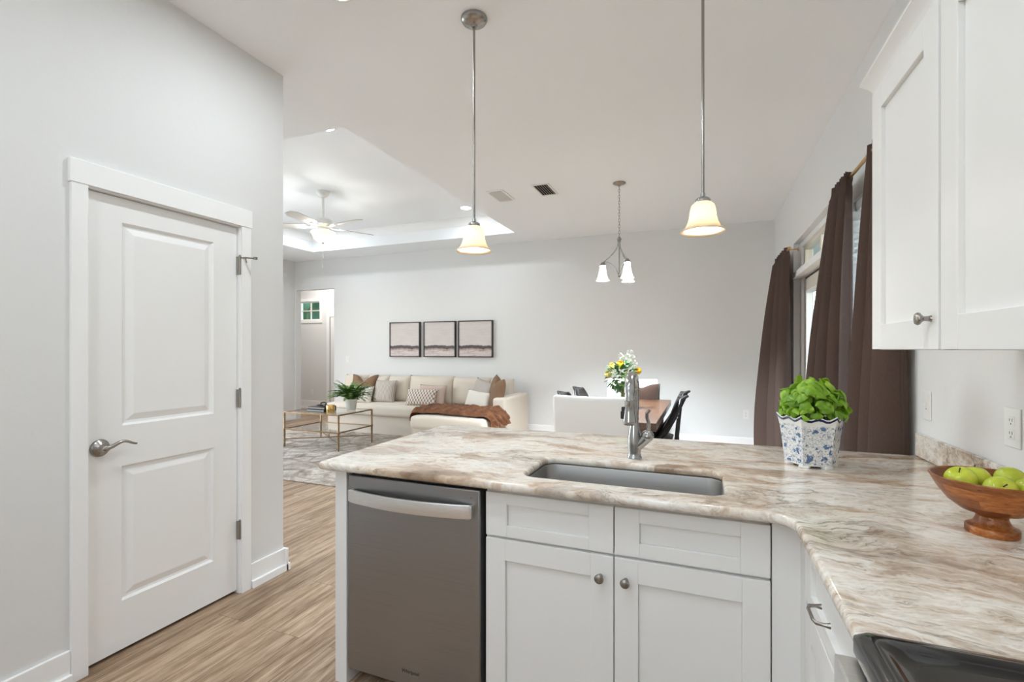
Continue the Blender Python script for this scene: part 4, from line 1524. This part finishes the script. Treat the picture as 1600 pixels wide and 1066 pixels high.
for dx, zl in ((.0, 2.40), (.014, 2.52)):
    b.tube([(NX + dx, NY - .01, 2.67), (NX + dx, NY - .01, zl)], .0016, 6)
    b.lathe([(0, zl + .004), (.005, zl), (.0065, zl - .018), (.004, zl - .034), (0, zl - .036)], (NX + dx, NY - .01, 0), 10)
b.obj('pull_chain', M['fan_white'], fan)


# recessed lights
def can(x, y, z, glow, label, group):
    t = thing('recessed_light', label, 'ceiling light', (x, y, z), group)
    B().lathe([(.088, z - .0005), (.088, z - .004), (.070, z - .006), (.066, z - .003), (.066, z - .0005)], (x, y, 0), 36).obj('trim_ring', M['plate'], t, smooth=40)
    B().lathe([(.0665, z - .0035), (.0005, z - .0035)], (x, y, 0), 36).obj('lens', glow, t, smooth=0, recalc=False)
    return t
KX = ((-1.58, 1.76), (-.45, .55), (-1.58, -.1), (-.45, -1.4), (-1.58, -1.7))
can(-1.58, 1.772, CEIL, M['can_glow'], 'round recessed kitchen light at the top edge of the photo', 'recessed kitchen lights')
for x, y in KX[1:]:  # unseen cans added to brighten the kitchen
    can(x, y, CEIL, M['can_glow'], 'round recessed light added unseen in the kitchen ceiling for brightness', 'recessed kitchen lights')
can(-3.09, 3.325, TRAY, M['tray_glow'], 'recessed light in the tray ceiling half hidden by its near edge', 'recessed lights in the tray ceiling')
can(-3.065, 5.955, TRAY, M['tray_glow'], 'recessed light in the tray ceiling right of the fan', 'recessed lights in the tray ceiling')
for x, y in ((-5.75, 3.385), (-5.75, 5.955)):
    can(x, y, TRAY, M['tray_glow'], 'recessed light in the tray ceiling left of the fan', 'recessed lights in the tray ceiling')
can(-7.6, 7.75, CEIL, M['hall_glow'], 'recessed light in the hall ceiling beyond the opening', 'recessed hall lights')


# ceiling registers
def vent(x, y, label, dark):
    t = thing('ceiling_vent', label, 'ceiling vent', (x, y, CEIL), 'ceiling vents')
    w2, l2 = .075, .165
    b = B()
    b.box(x - w2 - .022, x - w2, y - l2 - .022, y + l2 + .022, CEIL - .008, CEIL - .0005).box(x + w2, x + w2 + .022, y - l2 - .022, y + l2 + .022, CEIL - .008, CEIL - .0005)
    b.box(x - w2, x + w2, y - l2 - .022, y - l2, CEIL - .008, CEIL - .0005).box(x - w2, x + w2, y + l2, y + l2 + .022, CEIL - .008, CEIL - .0005)
    b.obj('frame', M['plate'], t, smooth=0)
    B().box(x - w2, x + w2, y - l2, y + l2, CEIL - .0015, CEIL - .0005).obj('duct_opening', M['dark_gap'], t, smooth=0)
    for k in range(6):
        cx = x - w2 + (k + .5) * 2 * w2 / 6
        a = math.radians(52 if dark else -52)
        dx, dz = .0115 * math.cos(a), .0115 * math.sin(a)
        b = B()
        v = [b.bm.verts.new(p) for p in ((cx - dx, y - l2, CEIL - .010 - dz), (cx - dx, y + l2, CEIL - .010 - dz), (cx + dx, y + l2, CEIL - .010 + dz), (cx + dx, y - l2, CEIL - .010 + dz))]
        b.bm.faces.new(v)
        b.obj('slat', M['plate'], t, solid=.0015, smooth=0)
vent(-2.06, 4.84, 'white ceiling vent with closed looking slats just right of the left pendant rod', True)
vent(-1.553, 4.825, 'ceiling vent with dark open slats between the two pendant rods', False)

# ================================================================ CURTAINS
def curtain(label, top, bot, zt, zb, waves, amp_t, amp_b, seed, xt=.782, xb=.76, lean=0.0, head=.03):
    r = random.Random(seed)
    ph = [r.uniform(0, 6.28) for _ in range(4)]
    b = B()

    fold = [(r.uniform(.7, 1.3), r.uniform(-.5, .5)) for _ in range(12)]

    def fn(u, v):
        # v: 0 top -> 1 bottom
        e = 1 - (1 - v) ** 1.8
        bel = math.sin(PI * min(1, v * .62 + .02))
        y = (top[0] + (top[1] - top[0]) * u) * (1 - e) + (bot[0] + (bot[1] - bot[0]) * u) * e
        amp = amp_t + (amp_b - amp_t) * e
        k = min(11, int(u * waves))
        a = waves * 2 * PI * u + .6 * math.sin(2.2 * v + ph[0]) + .5 * math.sin(5 * u + 1.5 * v + ph[1])
        sn = math.sin(a)
        x = xt + (xb - xt) * e + amp * (abs(sn) ** .8) * (1 if sn > 0 else -1) * (1 + .3 * math.sin(5.1 * u + ph[2])) + lean * (u ** 1.6) * bel
        x -= .004 * math.sin(17 * u + 9 * v + ph[3]) * e
        if v < .03:                      # gathered rod pocket
            x = xt + amp_t * .8 * math.sin(2.0 * a)
        y += .5 * amp * math.cos(a)
        return (min(x, XR - .014), y, zt + (zb - zt) * v)
    b.grid(fn, int(waves * 30), 60)
    o = b.obj('curtain', M['curtain'], solid=.003, smooth=180)
    return tag(o, label, 'curtain', 'brown linen curtains')
curtain('brown linen curtain at the far end left of the patio door', (5.42, 6.20), (5.36, 6.30), 2.375, .02, 3, .026, .058, 3, xt=.772, xb=.750, lean=-.15)
curtain('brown linen curtain panel just right of the patio door', (3.24, 3.56), (3.30, 3.88), 2.375, .02, 3, .026, .062, 5, xt=.775, xb=.750, lean=-.07)
curtain('brown linen curtain panel next to the wall cabinet behind the plant', (2.575, 2.88), (2.575, 3.16), 2.375, .02, 3, .024, .050, 8, xt=.778, xb=.778, lean=-.03)
def crod(y0, y1, label):
    t = thing('curtain_rod', label, 'curtain rod', (.78, (y0 + y1) / 2, 2.34), 'brass curtain rods')
    b = B()
    b.tube([(.78, y0, 2.345), (.78, y1, 2.345)], .0105, 14)
    b.obj('rod', M['brass'], t)
    for y, s in ((y0, -1), (y1, 1)):
        B().cyl((.78, y - .012, 2.345), .014, .024, 14, 'y').obj('end_cap', M['brass'], t)
        q = y - s * .02
        b = B()
        b.tube([(XR - .004, q, 2.335), (.78, q, 2.333)], .006, 8)
        b.cyl((XR - .006, q, 2.335), .020, .0055, 16, 'x')
        b.obj('bracket', M['brass'], t)
crod(5.36, 6.26, 'short brass rod carrying the far brown curtain')
crod(2.57, 3.60, 'brass rod carrying the two curtains beside the wall cabinet')

# ================================================================ LIVING ROOM
rug = B().box(-6.57, -2.91, 3.74, 6.78, .0005, .010).obj('area_rug', M['rug'], bevel=.004)
tag(rug, 'large distressed grey and cream rug under the coffee table', 'rug')

# ---- sofa with chaise
def cushion(x0, x1, y0, y1, z0, z1, r=.05, crown=.02, n=10):
    """rounded upholstered block"""
    b = B()
    b.box(x0, x1, y0, y1, z0, z1)
    bmesh.ops.bevel(b.bm, geom=list(b.bm.edges), offset=r, segments=4, profile=.55, affect='EDGES')
    bmesh.ops.subdivide_edges(b.bm, edges=[e for e in b.bm.edges if e.calc_length() > .15], cuts=5, use_grid_fill=True)
    cx, cy, hx, hy = (x0 + x1) / 2, (y0 + y1) / 2, (x1 - x0) / 2, (y1 - y0) / 2
    for v in b.bm.verts:
        u, w_ = (v.co.x - cx) / hx, (v.co.y - cy) / hy
        if v.co.z > (z0 + z1) / 2:
            v.co.z += crown * (1 - u ** 4) * (1 - w_ ** 4)
    return b
sofa = thing('sofa', 'cream slipcovered sectional sofa with chaise against the far wall', 'sofa', (-4.15, 6.4, 0))
SX_0, SX_1 = -5.80, -2.50
# skirted bases with soft vertical folds
def skirt(x0, x1, y0, y1, z0, z1, seed):
    r = random.Random(seed)
    pts = []
    for (a, c_) in (((x0, y0), (x1, y0)), ((x1, y0), (x1, y1)), ((x1, y1), (x0, y1)), ((x0, y1), (x0, y0))):
        n = max(2, int(math.dist(a, c_) / .06))
        for k in range(n):
            pts.append((a[0] + (c_[0] - a[0]) * k / n, a[1] + (c_[1] - a[1]) * k / n))
    cx, cy = (x0 + x1) / 2, (y0 + y1) / 2
    rs = []
    for lev, z in enumerate((z0, z0 + .1, z1 - .05, z1)):
        f = (1 - lev / 3)
        rs.append([(x + f * .006 * math.sin(i * 1.7 + seed), y + f * .006 * math.cos(i * 2.1 + seed), z) for i, (x, y) in enumerate(pts)])
    return B().rings(rs)
skirt(SX_0, -3.62, 6.28, 6.98, .012, .31, 1).obj('base_skirt', M['sofa'], sofa, smooth=60)
skirt(-3.615, -2.69, 5.46, 6.98, .012, .31, 2).obj('chaise_base', M['sofa'], sofa, smooth=60)
cushion(SX_0 + .01, -3.63, 6.19, 6.95, .305, .475, .055, .03).obj('seat_cushion', M['sofa'], sofa, smooth=180)
cushion(-3.62, -2.53, 5.40, 5.985, .305, .470, .055, .02).obj('chaise_cushion', M['sofa'], sofa, smooth=180)
cushion(-3.62, -2.70, 5.93, 6.95, .305, .470, .05, .03).obj('chaise_seat', M['sofa'], sofa, smooth=180)
cushion(-2.685, -2.50, 6.00, 6.98, .012, .685, .04, .006).obj('arm', M['sofa'], sofa, smooth=180)
cushion(SX_0, -2.69, 6.82, 6.99, .30, .70, .04, 0).obj('back_frame', M['sofa'], sofa, smooth=180)


def pillow(w_, h_, t_, chop=0.0, bow=.06, n=18):
    """soft cushion in local x/z plane, bottom at z=0, thickness in y"""
    b = B()

    def pt(u, v, s):
        x = w_ / 2 * u * (1 - bow * (1 - v * v) * abs(u) ** 3)
        z = h_ / 2 * v * (1 - bow * (1 - u * u) * abs(v) ** 3)
        th = t_ / 2 * (max(0, 1 - u ** 4) ** .55) * (max(0, 1 - v ** 4) ** .55) * (1 - .25 * (u * u + v * v) / 2)
        z -= chop * math.exp(-(u / .38) ** 2) * max(0, v + .1) ** 1.2
        return (x, s * th, z + h_ / 2)
    for s in (-1, 1):
        b.grid(lambda i, j: pt(i * 2 - 1, j * 2 - 1, s), n, n)
    bmesh.ops.remove_doubles(b.bm, verts=b.bm.verts, dist=.0006)
    return b


def place(b, x, y, z, lean=-15, yaw=0, roll=0):
    return b.xf(Matrix.Translation((x, y, z)) @ Matrix.Rotation(math.radians(yaw), 4, 'Z') @ Matrix.Rotation(math.radians(lean), 4, 'X') @ Matrix.Rotation(math.radians(roll), 4, 'Y'))


# back cushions belong to the sofa
for (x0, x1, h_, z_) in ((-5.78, -5.30, .43, 0), (-5.30, -4.87, .43, 0), (-4.87, -4.46, .43, 0), (-4.47, -3.66, .44, 0), (-3.67, -3.02, .43, 0), (-3.02, -2.66, .42, 0)):
    place(pillow(x1 - x0 + .03, h_ + .02, .24, 0, .025), (x0 + x1) / 2, 6.66, .475, -9).obj('back_cushion', M['sofa'], sofa, smooth=180)
def throw(label, mat, x, y, z, w_, h_, t_, lean=-20, yaw=0, roll=0, chop=0, grp='throw pillows on the sofa'):
    p = pillow(w_, h_, t_, chop)
    mt = Matrix.Translation((x, y, z)) @ Matrix.Rotation(math.radians(yaw), 4, 'Z') @ Matrix.Rotation(math.radians(lean), 4, 'X') @ Matrix.Rotation(math.radians(roll), 4, 'Y')
    bmesh.ops.recalc_face_normals(p.bm, faces=p.bm.faces)
    me = bpy.data.meshes.new('throw_pillow')
    p.bm.to_mesh(me)
    p.bm.free()
    for f in me.polygons:
        f.use_smooth = True
    me.materials.append(M[mat])
    o = bpy.data.objects.new('throw_pillow', me)
    COL.objects.link(o)
    o.matrix_world = mt
    return tag(o, label, 'pillow', grp)
SZ = .488
throw('brown velvet pillow at the left end of the sofa behind the fern', 'brown_pillow', -5.27, 6.46, SZ, .48, .47, .16, -20, 8, 0, .10)
throw('greige striped pillow beside the brown one on the sofa', 'stripe', -4.80, 6.42, SZ, .40, .38, .15, -18, 4)
throw('small cream lumbar pillow at the left of the sofa', 'cream', -5.18, 6.29, SZ, .47, .28, .13, -20, 4)
throw('blush pillow behind the lattice patterned lumbar pillow', 'pink_pillow', -3.93, 6.44, SZ, .52, .32, .13, -16, -6)
throw('lumbar pillow with brown lattice pattern in the sofa middle', 'lattice', -4.03, 6.30, SZ, .52, .27, .13, -20, 3)
throw('grey pillow leaning in the right corner of the sofa', 'greige', -3.10, 6.42, SZ, .42, .42, .15, -14, -14, 14)
throw('small cream lumbar pillow in front of the brown right pillow', 'cream', -3.06, 6.26, SZ, .44, .27, .13, -20, -8, 6)
throw('large brown velvet pillow leaning on the right sofa arm', 'brown_pillow', -2.80, 6.28, SZ, .50, .49, .17, -12, -52, 6, .09)

# ---- ruched throw blanket over the chaise
b = B()
rb = random.Random(4)
def blanket(u, v):
    # u across the chaise width (left to right), v from front (0) to back (1)
    L = -3.74 + u * 1.44
    y = 5.47 + v * .60 + .02 * math.sin(7 * u) + .03 * u * (1 - v)
    ridge = abs(math.sin(v * PI * 4.0 + .5 * math.sin(u * 5)))
    th = .018 + .058 * ridge ** .75 + .013 * math.sin(u * 58 + 2 * math.sin(v * 25)) * ridge + .008 * math.sin(u * 23 + v * 17)
    edge = min(1, (v + .03) * 9, (1.03 - v) * 9)
    th *= max(.12, edge) ** .7
    top = .492
    x = L
    z = top + th
    if L < -3.60:                                  # falls over the left edge
        d = min(.14, -3.60 - L)
        x = -3.60 - .045 * math.sin(min(1, d / .07) * PI / 2) - th * .5 * min(1, d / .1)
        z = top + th * (1 - d / .14 * .8) - .10 * (d / .14) ** 1.5
    if L > -2.58 and v < .90:                      # and over the right side
        d = L + 2.58
        k = min(1, d / .09)
        x = -2.58 + .075 * math.sin(k * PI / 2) + th * k + .02 * d
        z = top + th * (1 - k * .85) - .55 * max(0, d - .04) - .02 * k
    elif L > -2.58:
        k = (L + 2.58)
        x = -2.58 + k * .30
        z = top + th - .2 * k
    return (x, y, z)
b.grid(blanket, 130, 60)
bo = b.obj('throw_blanket', M['fur'], solid=.012, smooth=180)
tag(bo, 'ruched rust brown faux fur blanket draped over the chaise', 'blanket')

# ---- coffee table
ct = thing('coffee_table', 'gold iron coffee table with glass top and shelf on the rug', 'table', (-4.915, 5.345, .0102))
TX = (-5.385, -4.445)
TY = (5.005, 5.685)
TZ = .495
for x in TX:
    for y in TY:
        prof = [(.0, .0102), (.008, .0102), (.0125, .06), (.010, .068), (.0155, .076), (.010, .086), (.0155, .096), (.0125, .105), (.013, .235), (.018, .245), (.018, .262), (.013, .272), (.013, .40), (.010, .408), (.0165, .420), (.010, .432), (.0165, .444), (.0100, .456), (.0165, .468), (.0120, .478), (.0120, TZ - .006), (0, TZ - .006)]
        B().lathe(prof, (x, y, 0), 14).obj('leg', M['bronze'], ct, smooth=50)
for z, nm in ((TZ - .011, 'top_frame'), (.254, 'shelf_frame')):
    b = B()
    for y in TY:
        b.box(TX[0], TX[1], y - .0085, y + .0085, z - .0085, z + .0085)
    for x in TX:
        b.box(x - .0085, x + .0085, TY[0] + .0085, TY[1] - .0085, z - .0085, z + .0085)
    b.obj(nm, M['bronze'], ct, bevel=.002)
B().box(TX[0] + .009, TX[1] - .009, TY[0] + .009, TY[1] - .009, TZ - .008, TZ).obj('glass_top', M['table_glass'], ct, smooth=0)
B().box(TX[0] + .009, TX[1] - .009, TY[0] + .009, TY[1] - .009, .250, .257).obj('glass_shelf', M['table_glass'], ct, smooth=0)
b = B()
b.tube([(TX[0], TY[0], .115), (TX[1], TY[1], .115)], .007, 8)
b.tube([(TX[0], TY[1], .115), (TX[1], TY[0], .115)], .007, 8)
b.lathe([(0, .100), (.010, .104), (.012, .115), (.008, .13), (.012, .142), (.005, .155), (0, .165)], (-4.915, 5.345, 0), 12)
b.obj('cross_stretcher', M['bronze'], ct, smooth=50)

# things on the coffee table
def book(x0, x1, y0, y1, z, th, label):
    t = thing('book', label, 'book', ((x0 + x1) / 2, (y0 + y1) / 2, z), 'black books on the coffee table')
    B().box(x0, x1, y0, y1, z, z + .012).box(x0, x1, y0, y1, z + th - .012, z + th).box(x1 - .004, x1, y0, y1, z + .012, z + th - .012).obj('cover', M['book_black'], t, smooth=0)
    B().box(x0 + .006, x1 - .005, y0 + .006, y1 - .006, z + .0122, z + th - .0122).obj('pages', M['paper'], t, smooth=0)
book(-5.10, -4.80, 5.12, 5.36, TZ, .034, 'black hardcover book at the bottom of the coffee table stack')
book(-5.09, -4.80, 5.13, 5.36, TZ + .0343, .034, 'black hardcover book on top of the coffee table stack')
b = B()
for i, (dx, dy, rz, rx) in enumerate(((0, 0, 0, 0), (.052, .012, .7, .9), (.100, .0, -.4, 0))):
    ring = []
    for q in range(17):
        a = 2 * PI * q / 16
        p = Matrix.Rotation(rz, 3, 'Z') @ Matrix.Rotation(rx, 3, 'X') @ Vector((math.cos(a) * .036, math.sin(a) * .024, 0))
        ring.append((-4.99 + dx + p.x, 5.25 + dy + p.y, TZ + .0695 + .010 + (.018 if i == 1 else 0) + p.z))
    b.tube(ring, .0095, 8, cap=False)
tag(b.obj('wooden_chain', M['wood_chain'], smooth=180), 'dark chain link ornament lying on the black books', 'ornament')
cd = thing('candle', 'gold glass candle on the coffee table in front of the books', 'candle', (-4.715, 5.155, TZ))
B().lathe([(0, TZ + .0005), (.052, TZ + .0005), (.056, TZ + .006), (.058, TZ + .098), (.056, TZ + .100), (.053, TZ + .098), (.052, TZ + .082), (0, TZ + .082)], (-4.715, 5.155, 0), 32).obj('holder', M['gold'], cd, smooth=50)
B().lathe([(.0515, TZ + .083), (.0515, TZ + .090), (.0005, TZ + .088)], (-4.715, 5.155, 0), 28).obj('wax', M['candle_glow'], cd)
# fern
FC = Vector((-4.640, 5.480, TZ))
fn_ = thing('potted_fern', 'green fern in frosted glass pot on the coffee table', 'plant', FC)
B().lathe([(0, .0005), (.060, .0005), (.063, .006), (.072, .07), (.088, .150), (.090, .156), (.087, .157), (.082, .150), (.067, .07), (.058, .014), (0, .012)], FC, 32).obj('pot', M['pot_glass'], fn_, smooth=50)
B().lathe([(.0005, .142), (.079, .138)], FC, 24).obj('soil', M['soil'], fn_)
b = B()
rf = random.Random(21)
for i in range(120):
    th = rf.uniform(0, 2 * PI)
    ln = rf.uniform(.20, .37)
    up = rf.uniform(.70, 1.56)
    base = FC + Vector((.03 * math.cos(th), .03 * math.sin(th), .14))
    pts = []
    hor = Vector((math.cos(th), math.sin(th), 0))
    p = base.copy()
    ang = up
    st = ln / 12
    for k in range(13):
        pts.append(p.copy())
        p = p + (hor * math.cos(ang) + Vector((0, 0, math.sin(ang)))) * st
        ang -= rf.uniform(.06, .165)
    b.tube(pts, .0014, 4)
    side = Vector((-hor.y, hor.x, 0))
    for k in range(2, 13):
        t = (pts[k] - pts[k - 1]).normalized()
        lw = .046 * math.sin(PI * (k / 13.5)) ** .7 * rf.uniform(.85, 1.1)
        for s in (-1, 1):
            d = (side * s + t * .55 + Vector((0, 0, rf.uniform(-.25, .2)))).normalized()
            e = pts[k] + d * lw
            wv = t * .0105
            q = [pts[k] - wv, pts[k] + wv, e.lerp(pts[k], .35) + wv * .9, e, e.lerp(pts[k], .35) - wv * .9]
            vs = [b.bm.verts.new(v) for v in (q[0], q[4], q[3], q[2], q[1])]
            b.bm.faces.new(vs)
b.obj('foliage', M['fern'], fn_, smooth=0, recalc=False)

# ---- framed pictures
for i, (x0, x1, lab) in enumerate(((-5.105, -4.492, 'left framed abstract canvas above the sofa'), (-4.414, -3.806, 'middle framed abstract canvas above the sofa'), (-3.752, -3.135, 'right framed abstract canvas above the sofa'))):
    z0, z1 = 1.222, 1.822
    t = thing('framed_picture', lab, 'picture', ((x0 + x1) / 2, YF - .03, z0), 'three framed abstract canvases on the far wall')
    f = B()
    f.box(x0, x0 + .014, YF - .052, YF - .002, z0, z1).box(x1 - .014, x1, YF - .052, YF - .002, z0, z1)
    f.box(x0 + .014, x1 - .014, YF - .052, YF - .002, z0, z0 + .014).box(x0 + .014, x1 - .014, YF - .052, YF - .002, z1 - .014, z1)
    f.obj('frame', M['frame_dark'], t, smooth=0)
    B().box(x0 + .016, x1 - .016, YF - .040, YF - .006, z0 + .016, z1 - .016).obj('canvas', canvas_mat(i * 3.1), t, smooth=0)

# ================================================================ DINING
DT = thing('dining_table', 'walnut dining table with thick plank top between white chairs', 'table', (-.83, 4.98, 0))
b = B()
b.box(-1.19, -.352, 4.02, 5.94, .695, .760)
b.obj('tabletop', M['table_wood'], DT, bevel=.005)
for x in (-1.10, -.46):
    for y in (4.25, 5.71):
        B().box(x - .04, x + .04, y - .04, y + .04, 0, .695).obj('leg', M['table_wood'], DT, bevel=.004)
B().box(-1.06, -.50, 4.23, 4.27, .62, .695).box(-1.06, -.50, 5.69, 5.73, .62, .695).box(-1.12, -1.08, 4.29, 5.67, .62, .695).box(-.48, -.44, 4.29, 5.67, .62, .695).obj('apron', M['table_wood'], DT, smooth=0)


def cover_block(x0, x1, y0, y1, z0, z1, r=.03, seed=1):
    b = cushion(x0, x1, y0, y1, z0, z1, r, .006)
    return b
def parsons():
    t = thing('dining_chair', 'x', 'chair', (0, 0, 0), 'white slipcovered end chairs')
    # local: faces +y, seat centre at origin
    b = cushion(-.31, .31, -.27, .27, .30, .485, .03, .012)
    b.obj('seat', M['chair_cover'], t, smooth=180)
    b = cushion(-.31, .31, -.345, -.245, .05, .985, .028, .004)
    for v in b.bm.verts:
        if v.co.z > .45:
            v.co.y -= (v.co.z - .45) * .10
            if v.co.z > .9:
                v.co.z -= .012 * (1 - (v.co.x / .31) ** 2)
    b.obj('backrest', M['chair_cover'], t, smooth=180)
    skirt(-.305, .305, -.245, .262, .03, .32, 6).obj('skirt', M['chair_cover'], t, smooth=60)
    for x in (-.26, .26):
        for y in (-.27, .22):
            B().box(x - .02, x + .02, y - .02, y + .02, 0, .10).obj('leg', M['table_wood'], t, smooth=0)
    return t
pc = parsons()
pc2 = copy_tree(pc)
pc.location = (-.832, 4.14, 0)
pc['label'] = 'white slipcovered chair at the near end of the table, back to the camera'
pc2.location = (-.832, 5.84, 0)
pc2.rotation_euler = (0, 0, PI)
pc2['label'] = 'white slipcovered chair at the far end of the table by the wall'
throw('brown pillow standing on the far white chair', 'walnut_velvet', -.70, 5.99, .50, .46, .46, .14, 10, 0, 0, .04, None)


def shell_chair():
    """black moulded chair on rod legs; local: faces -x (towards the table), seat centre at origin"""
    t = thing('shell_chair', 'x', 'chair', (0, 0, 0), 'black moulded chairs along the table')
    b = B()
    rs = []
    for g, z in ((.025, .438), (0, .446), (0, .456), (.02, .464)):
        rs.append([(x, y, z) for x, y in rrect(-.22 + g, .17 - g, -.225 + g, .225 - g, .11, 6)])
    b.rings(rs)
    b.obj('seat', M['chair_black'], t, smooth=50)
    b = B()
    for v0 in (0,):
        def fn(u, v):
            w_ = (u - .5) * 2
            half = .225 * (1 - .10 * v) * (1 - max(0, (v - .72) / .28) ** 2.5 * .38)
            x = .02 + .29 * v + .03 * math.sin(v * PI) - .07 * (w_ * w_) * (.3 + .7 * v)
            return (x, w_ * half, .462 + .455 * v)
        b.grid(fn, 16, 14)
    b.obj('backrest', M['chair_grey'], t, solid=.016, smooth=180)
    b = B()
    b.tube([(.015, -.225, .46), (.15, -.222, .60), (.245, -.20, .78), (.272, -.13, .905), (.325, 0, .928), (.272, .13, .905), (.245, .20, .78), (.15, .222, .60), (.015, .225, .46)], .0125, 8)
    b.obj('back_rail', M['chair_black'], t, smooth=60)
    for sx, sy in ((-1, -1), (-1, 1), (1, -1), (1, 1)):
        b = B()
        if sx < 0:
            b.tube([(-.16, sy * .15, .44), (-.21, sy * .20, 0)], .009, 8)
        else:
            b.tube([(.245, sy * .13, .74), (.215, sy * .16, .44), (.235, sy * .20, 0)], .007, 8)
        b.obj('leg', M['chair_black'], t, smooth=60)
    return t
sc = shell_chair()
spots = ((-.46, 4.66, 0, 'black moulded chair on the right of the table, nearer the camera'), (-.46, 5.20, 0, 'black moulded chair on the right of the table, farther back'),
         (-1.04, 4.68, PI, 'dark chair left of the table, nearer the camera'), (-1.04, 5.30, PI, 'dark chair left of the table, farther back'))
for i, (x, y, r, lab) in enumerate(spots):
    o = sc if i == 0 else copy_tree(sc)
    o.location = (x, y, 0)
    o.rotation_euler = (0, 0, r)
    o['label'] = lab

# ---- vase of flowers
VC = Vector((-.775, 4.96, .760))
vs_ = thing('flower_vase', 'glass vase of yellow and white flowers on the dining table', 'vase', VC)
B().lathe([(0, .0005), (.048, .0005), (.052, .006), (.050, .06), (.056, .13), (.074, .215), (.077, .22), (.073, .216), (.052, .13), (.046, .06), (.045, .014), (0, .012)], VC, 28).obj('vase', M['vase_glass'], vs_, smooth=50)
bs_, bl_ = B(), B()
r_ = random.Random(33)
heads = []
# (lateral, depth, height, kind) as seen from the kitchen
for lx, dz, dh, kind in ((.160, -.02, .375, 'yellow_petal'), (-.02, -.04, .445, 'yellow_petal'), (-.085, .02, .425, 'pale_yellow'), (-.135, -.02, .345, 'pale_yellow'),
                         (.05, -.03, .535, 'white_petal'), (.115, .03, .545, 'white_petal'), (.07, -.05, .465, 'white_petal'), (.125, -.04, .455, 'white_petal'), (.01, .05, .51, 'white_petal'), (.085, .06, .50, 'white_petal'), (-.03, .0, .36, 'white_petal')):
    ca, sa = math.cos(math.atan2(299, 750)), math.sin(math.atan2(299, 750))
    p = VC + Vector((lx * ca - dz * sa, lx * sa + dz * ca, dh))
    heads.append((p, kind))
    a = VC + Vector((r_.uniform(-.03, .03), r_.uniform(-.03, .03), .03))
    n_ = VC + Vector((lx * .15, dz * .15, .22))
    bs_.tube([a, n_, p], [.0028, .0026, .002], 6)
for i in range(230):
    e = Vector((r_.gauss(0, 1), r_.gauss(0, 1), r_.gauss(0, 1))).normalized()
    p = VC + Vector((-.005 + e.x * .125, e.y * .11, .325 + e.z * .13))
    d = (e + Vector((0, 0, r_.uniform(-.5, .5)))).normalized()
    leaf(bl_, p, d, Vector((0, 0, 1)) if abs(d.z) < .9 else Vector((1, 0, 0)), r_.uniform(.04, .07), r_.uniform(.013, .021), .01, -.2, 4, 2, .01)
bs_.obj('stems', M['stem'], vs_)
bl_.obj('foliage', M['flower_leaf'], vs_, smooth=180, recalc=False)
for p, kind in heads:
    b = B()
    if kind == 'white_petal':
        for k in range(16):
            q = p + Vector((r_.gauss(0, .016), r_.gauss(0, .016), r_.gauss(0, .026)))
            for j in range(5):
                a = 2 * PI * j / 5 + k
                d = Vector((math.cos(a), math.sin(a), .5)).normalized()
                leaf(b, q, d, Vector((0, 0, 1)), .013, .0055, .002, .1, 2, 2)
    else:
        tl = Matrix.Rotation(r_.uniform(.3, .9), 4, 'X') @ Matrix.Rotation(r_.uniform(-.4, .4), 4, 'Y')
        for ring_, (n, R0, top) in enumerate(((3, .016, .30), (5, .025, .55), (6, .035, .95))):
            for j in range(n):
                a0 = 2 * PI * j / n + ring_ * .6

                def pf(u, v):
                    az = a0 + (u - .5) * 2.3 * (.55 + .45 * math.sin(PI * v))
                    po = PI * .96 - v * (PI * .96 - top - .25 * (2 * u - 1) ** 2)
                    R1 = R0 * (1 + .16 * v * v + .10 * (u - .5))
                    q = Vector((R1 * math.sin(po) * math.cos(az), R1 * math.sin(po) * math.sin(az), R1 * math.cos(po) * .95))
                    return tuple(p + tl.to_3x3() @ q)
                b.grid(pf, 6, 6)
    b.obj('flower_head', M[kind], vs_, smooth=180, recalc=False)

# ================================================================ OUTSIDE
struct(B().box(1.03, 4.2, 1.6, 8.2, 2.72, 2.82).obj('ceiling_porch', M['ceiling'], smooth=0))
struct(B().box(1.03, 4.2, 1.6, 8.2, -.16, -.02).obj('floor_porch', M['greige'], smooth=0))
lawn = B().box(-30, 30, -25, 35, -.35, -.25).obj('ground', M['lawn'], smooth=0)
struct(lawn)
def tree(x, y, h, r, seed, label):
    t = thing('tree', label, 'tree', (x, y, -.25), 'trees outside the windows')
    rr = random.Random(seed)
    B().lathe([(.14, -.25), (.10, h * .5), (.05, h * .8)], (x, y, 0), 10, True, True).obj('trunk', M['bark'], t)
    b = B()
    for i in range(14):
        e = Vector((rr.gauss(0, .5), rr.gauss(0, .5), rr.gauss(0, .35)))
        bmesh.ops.create_icosphere(b.bm, subdivisions=3, radius=r * rr.uniform(.35, .6), matrix=Matrix.Translation(Vector((x, y, h * .72)) + e * r))
    for v in b.bm.verts:
        v.co += Vector((rr.uniform(-1, 1), rr.uniform(-1, 1), rr.uniform(-1, 1))) * .06 * r
    b.obj('foliage', M['tree'], t, smooth=0)
tree(-9.6, 12.5, 4.2, 2.0, 1, 'dark green tree outside the small hall window')
tree(6.5, 9.5, 4.5, 1.8, 2, 'green tree outside beyond the patio door')
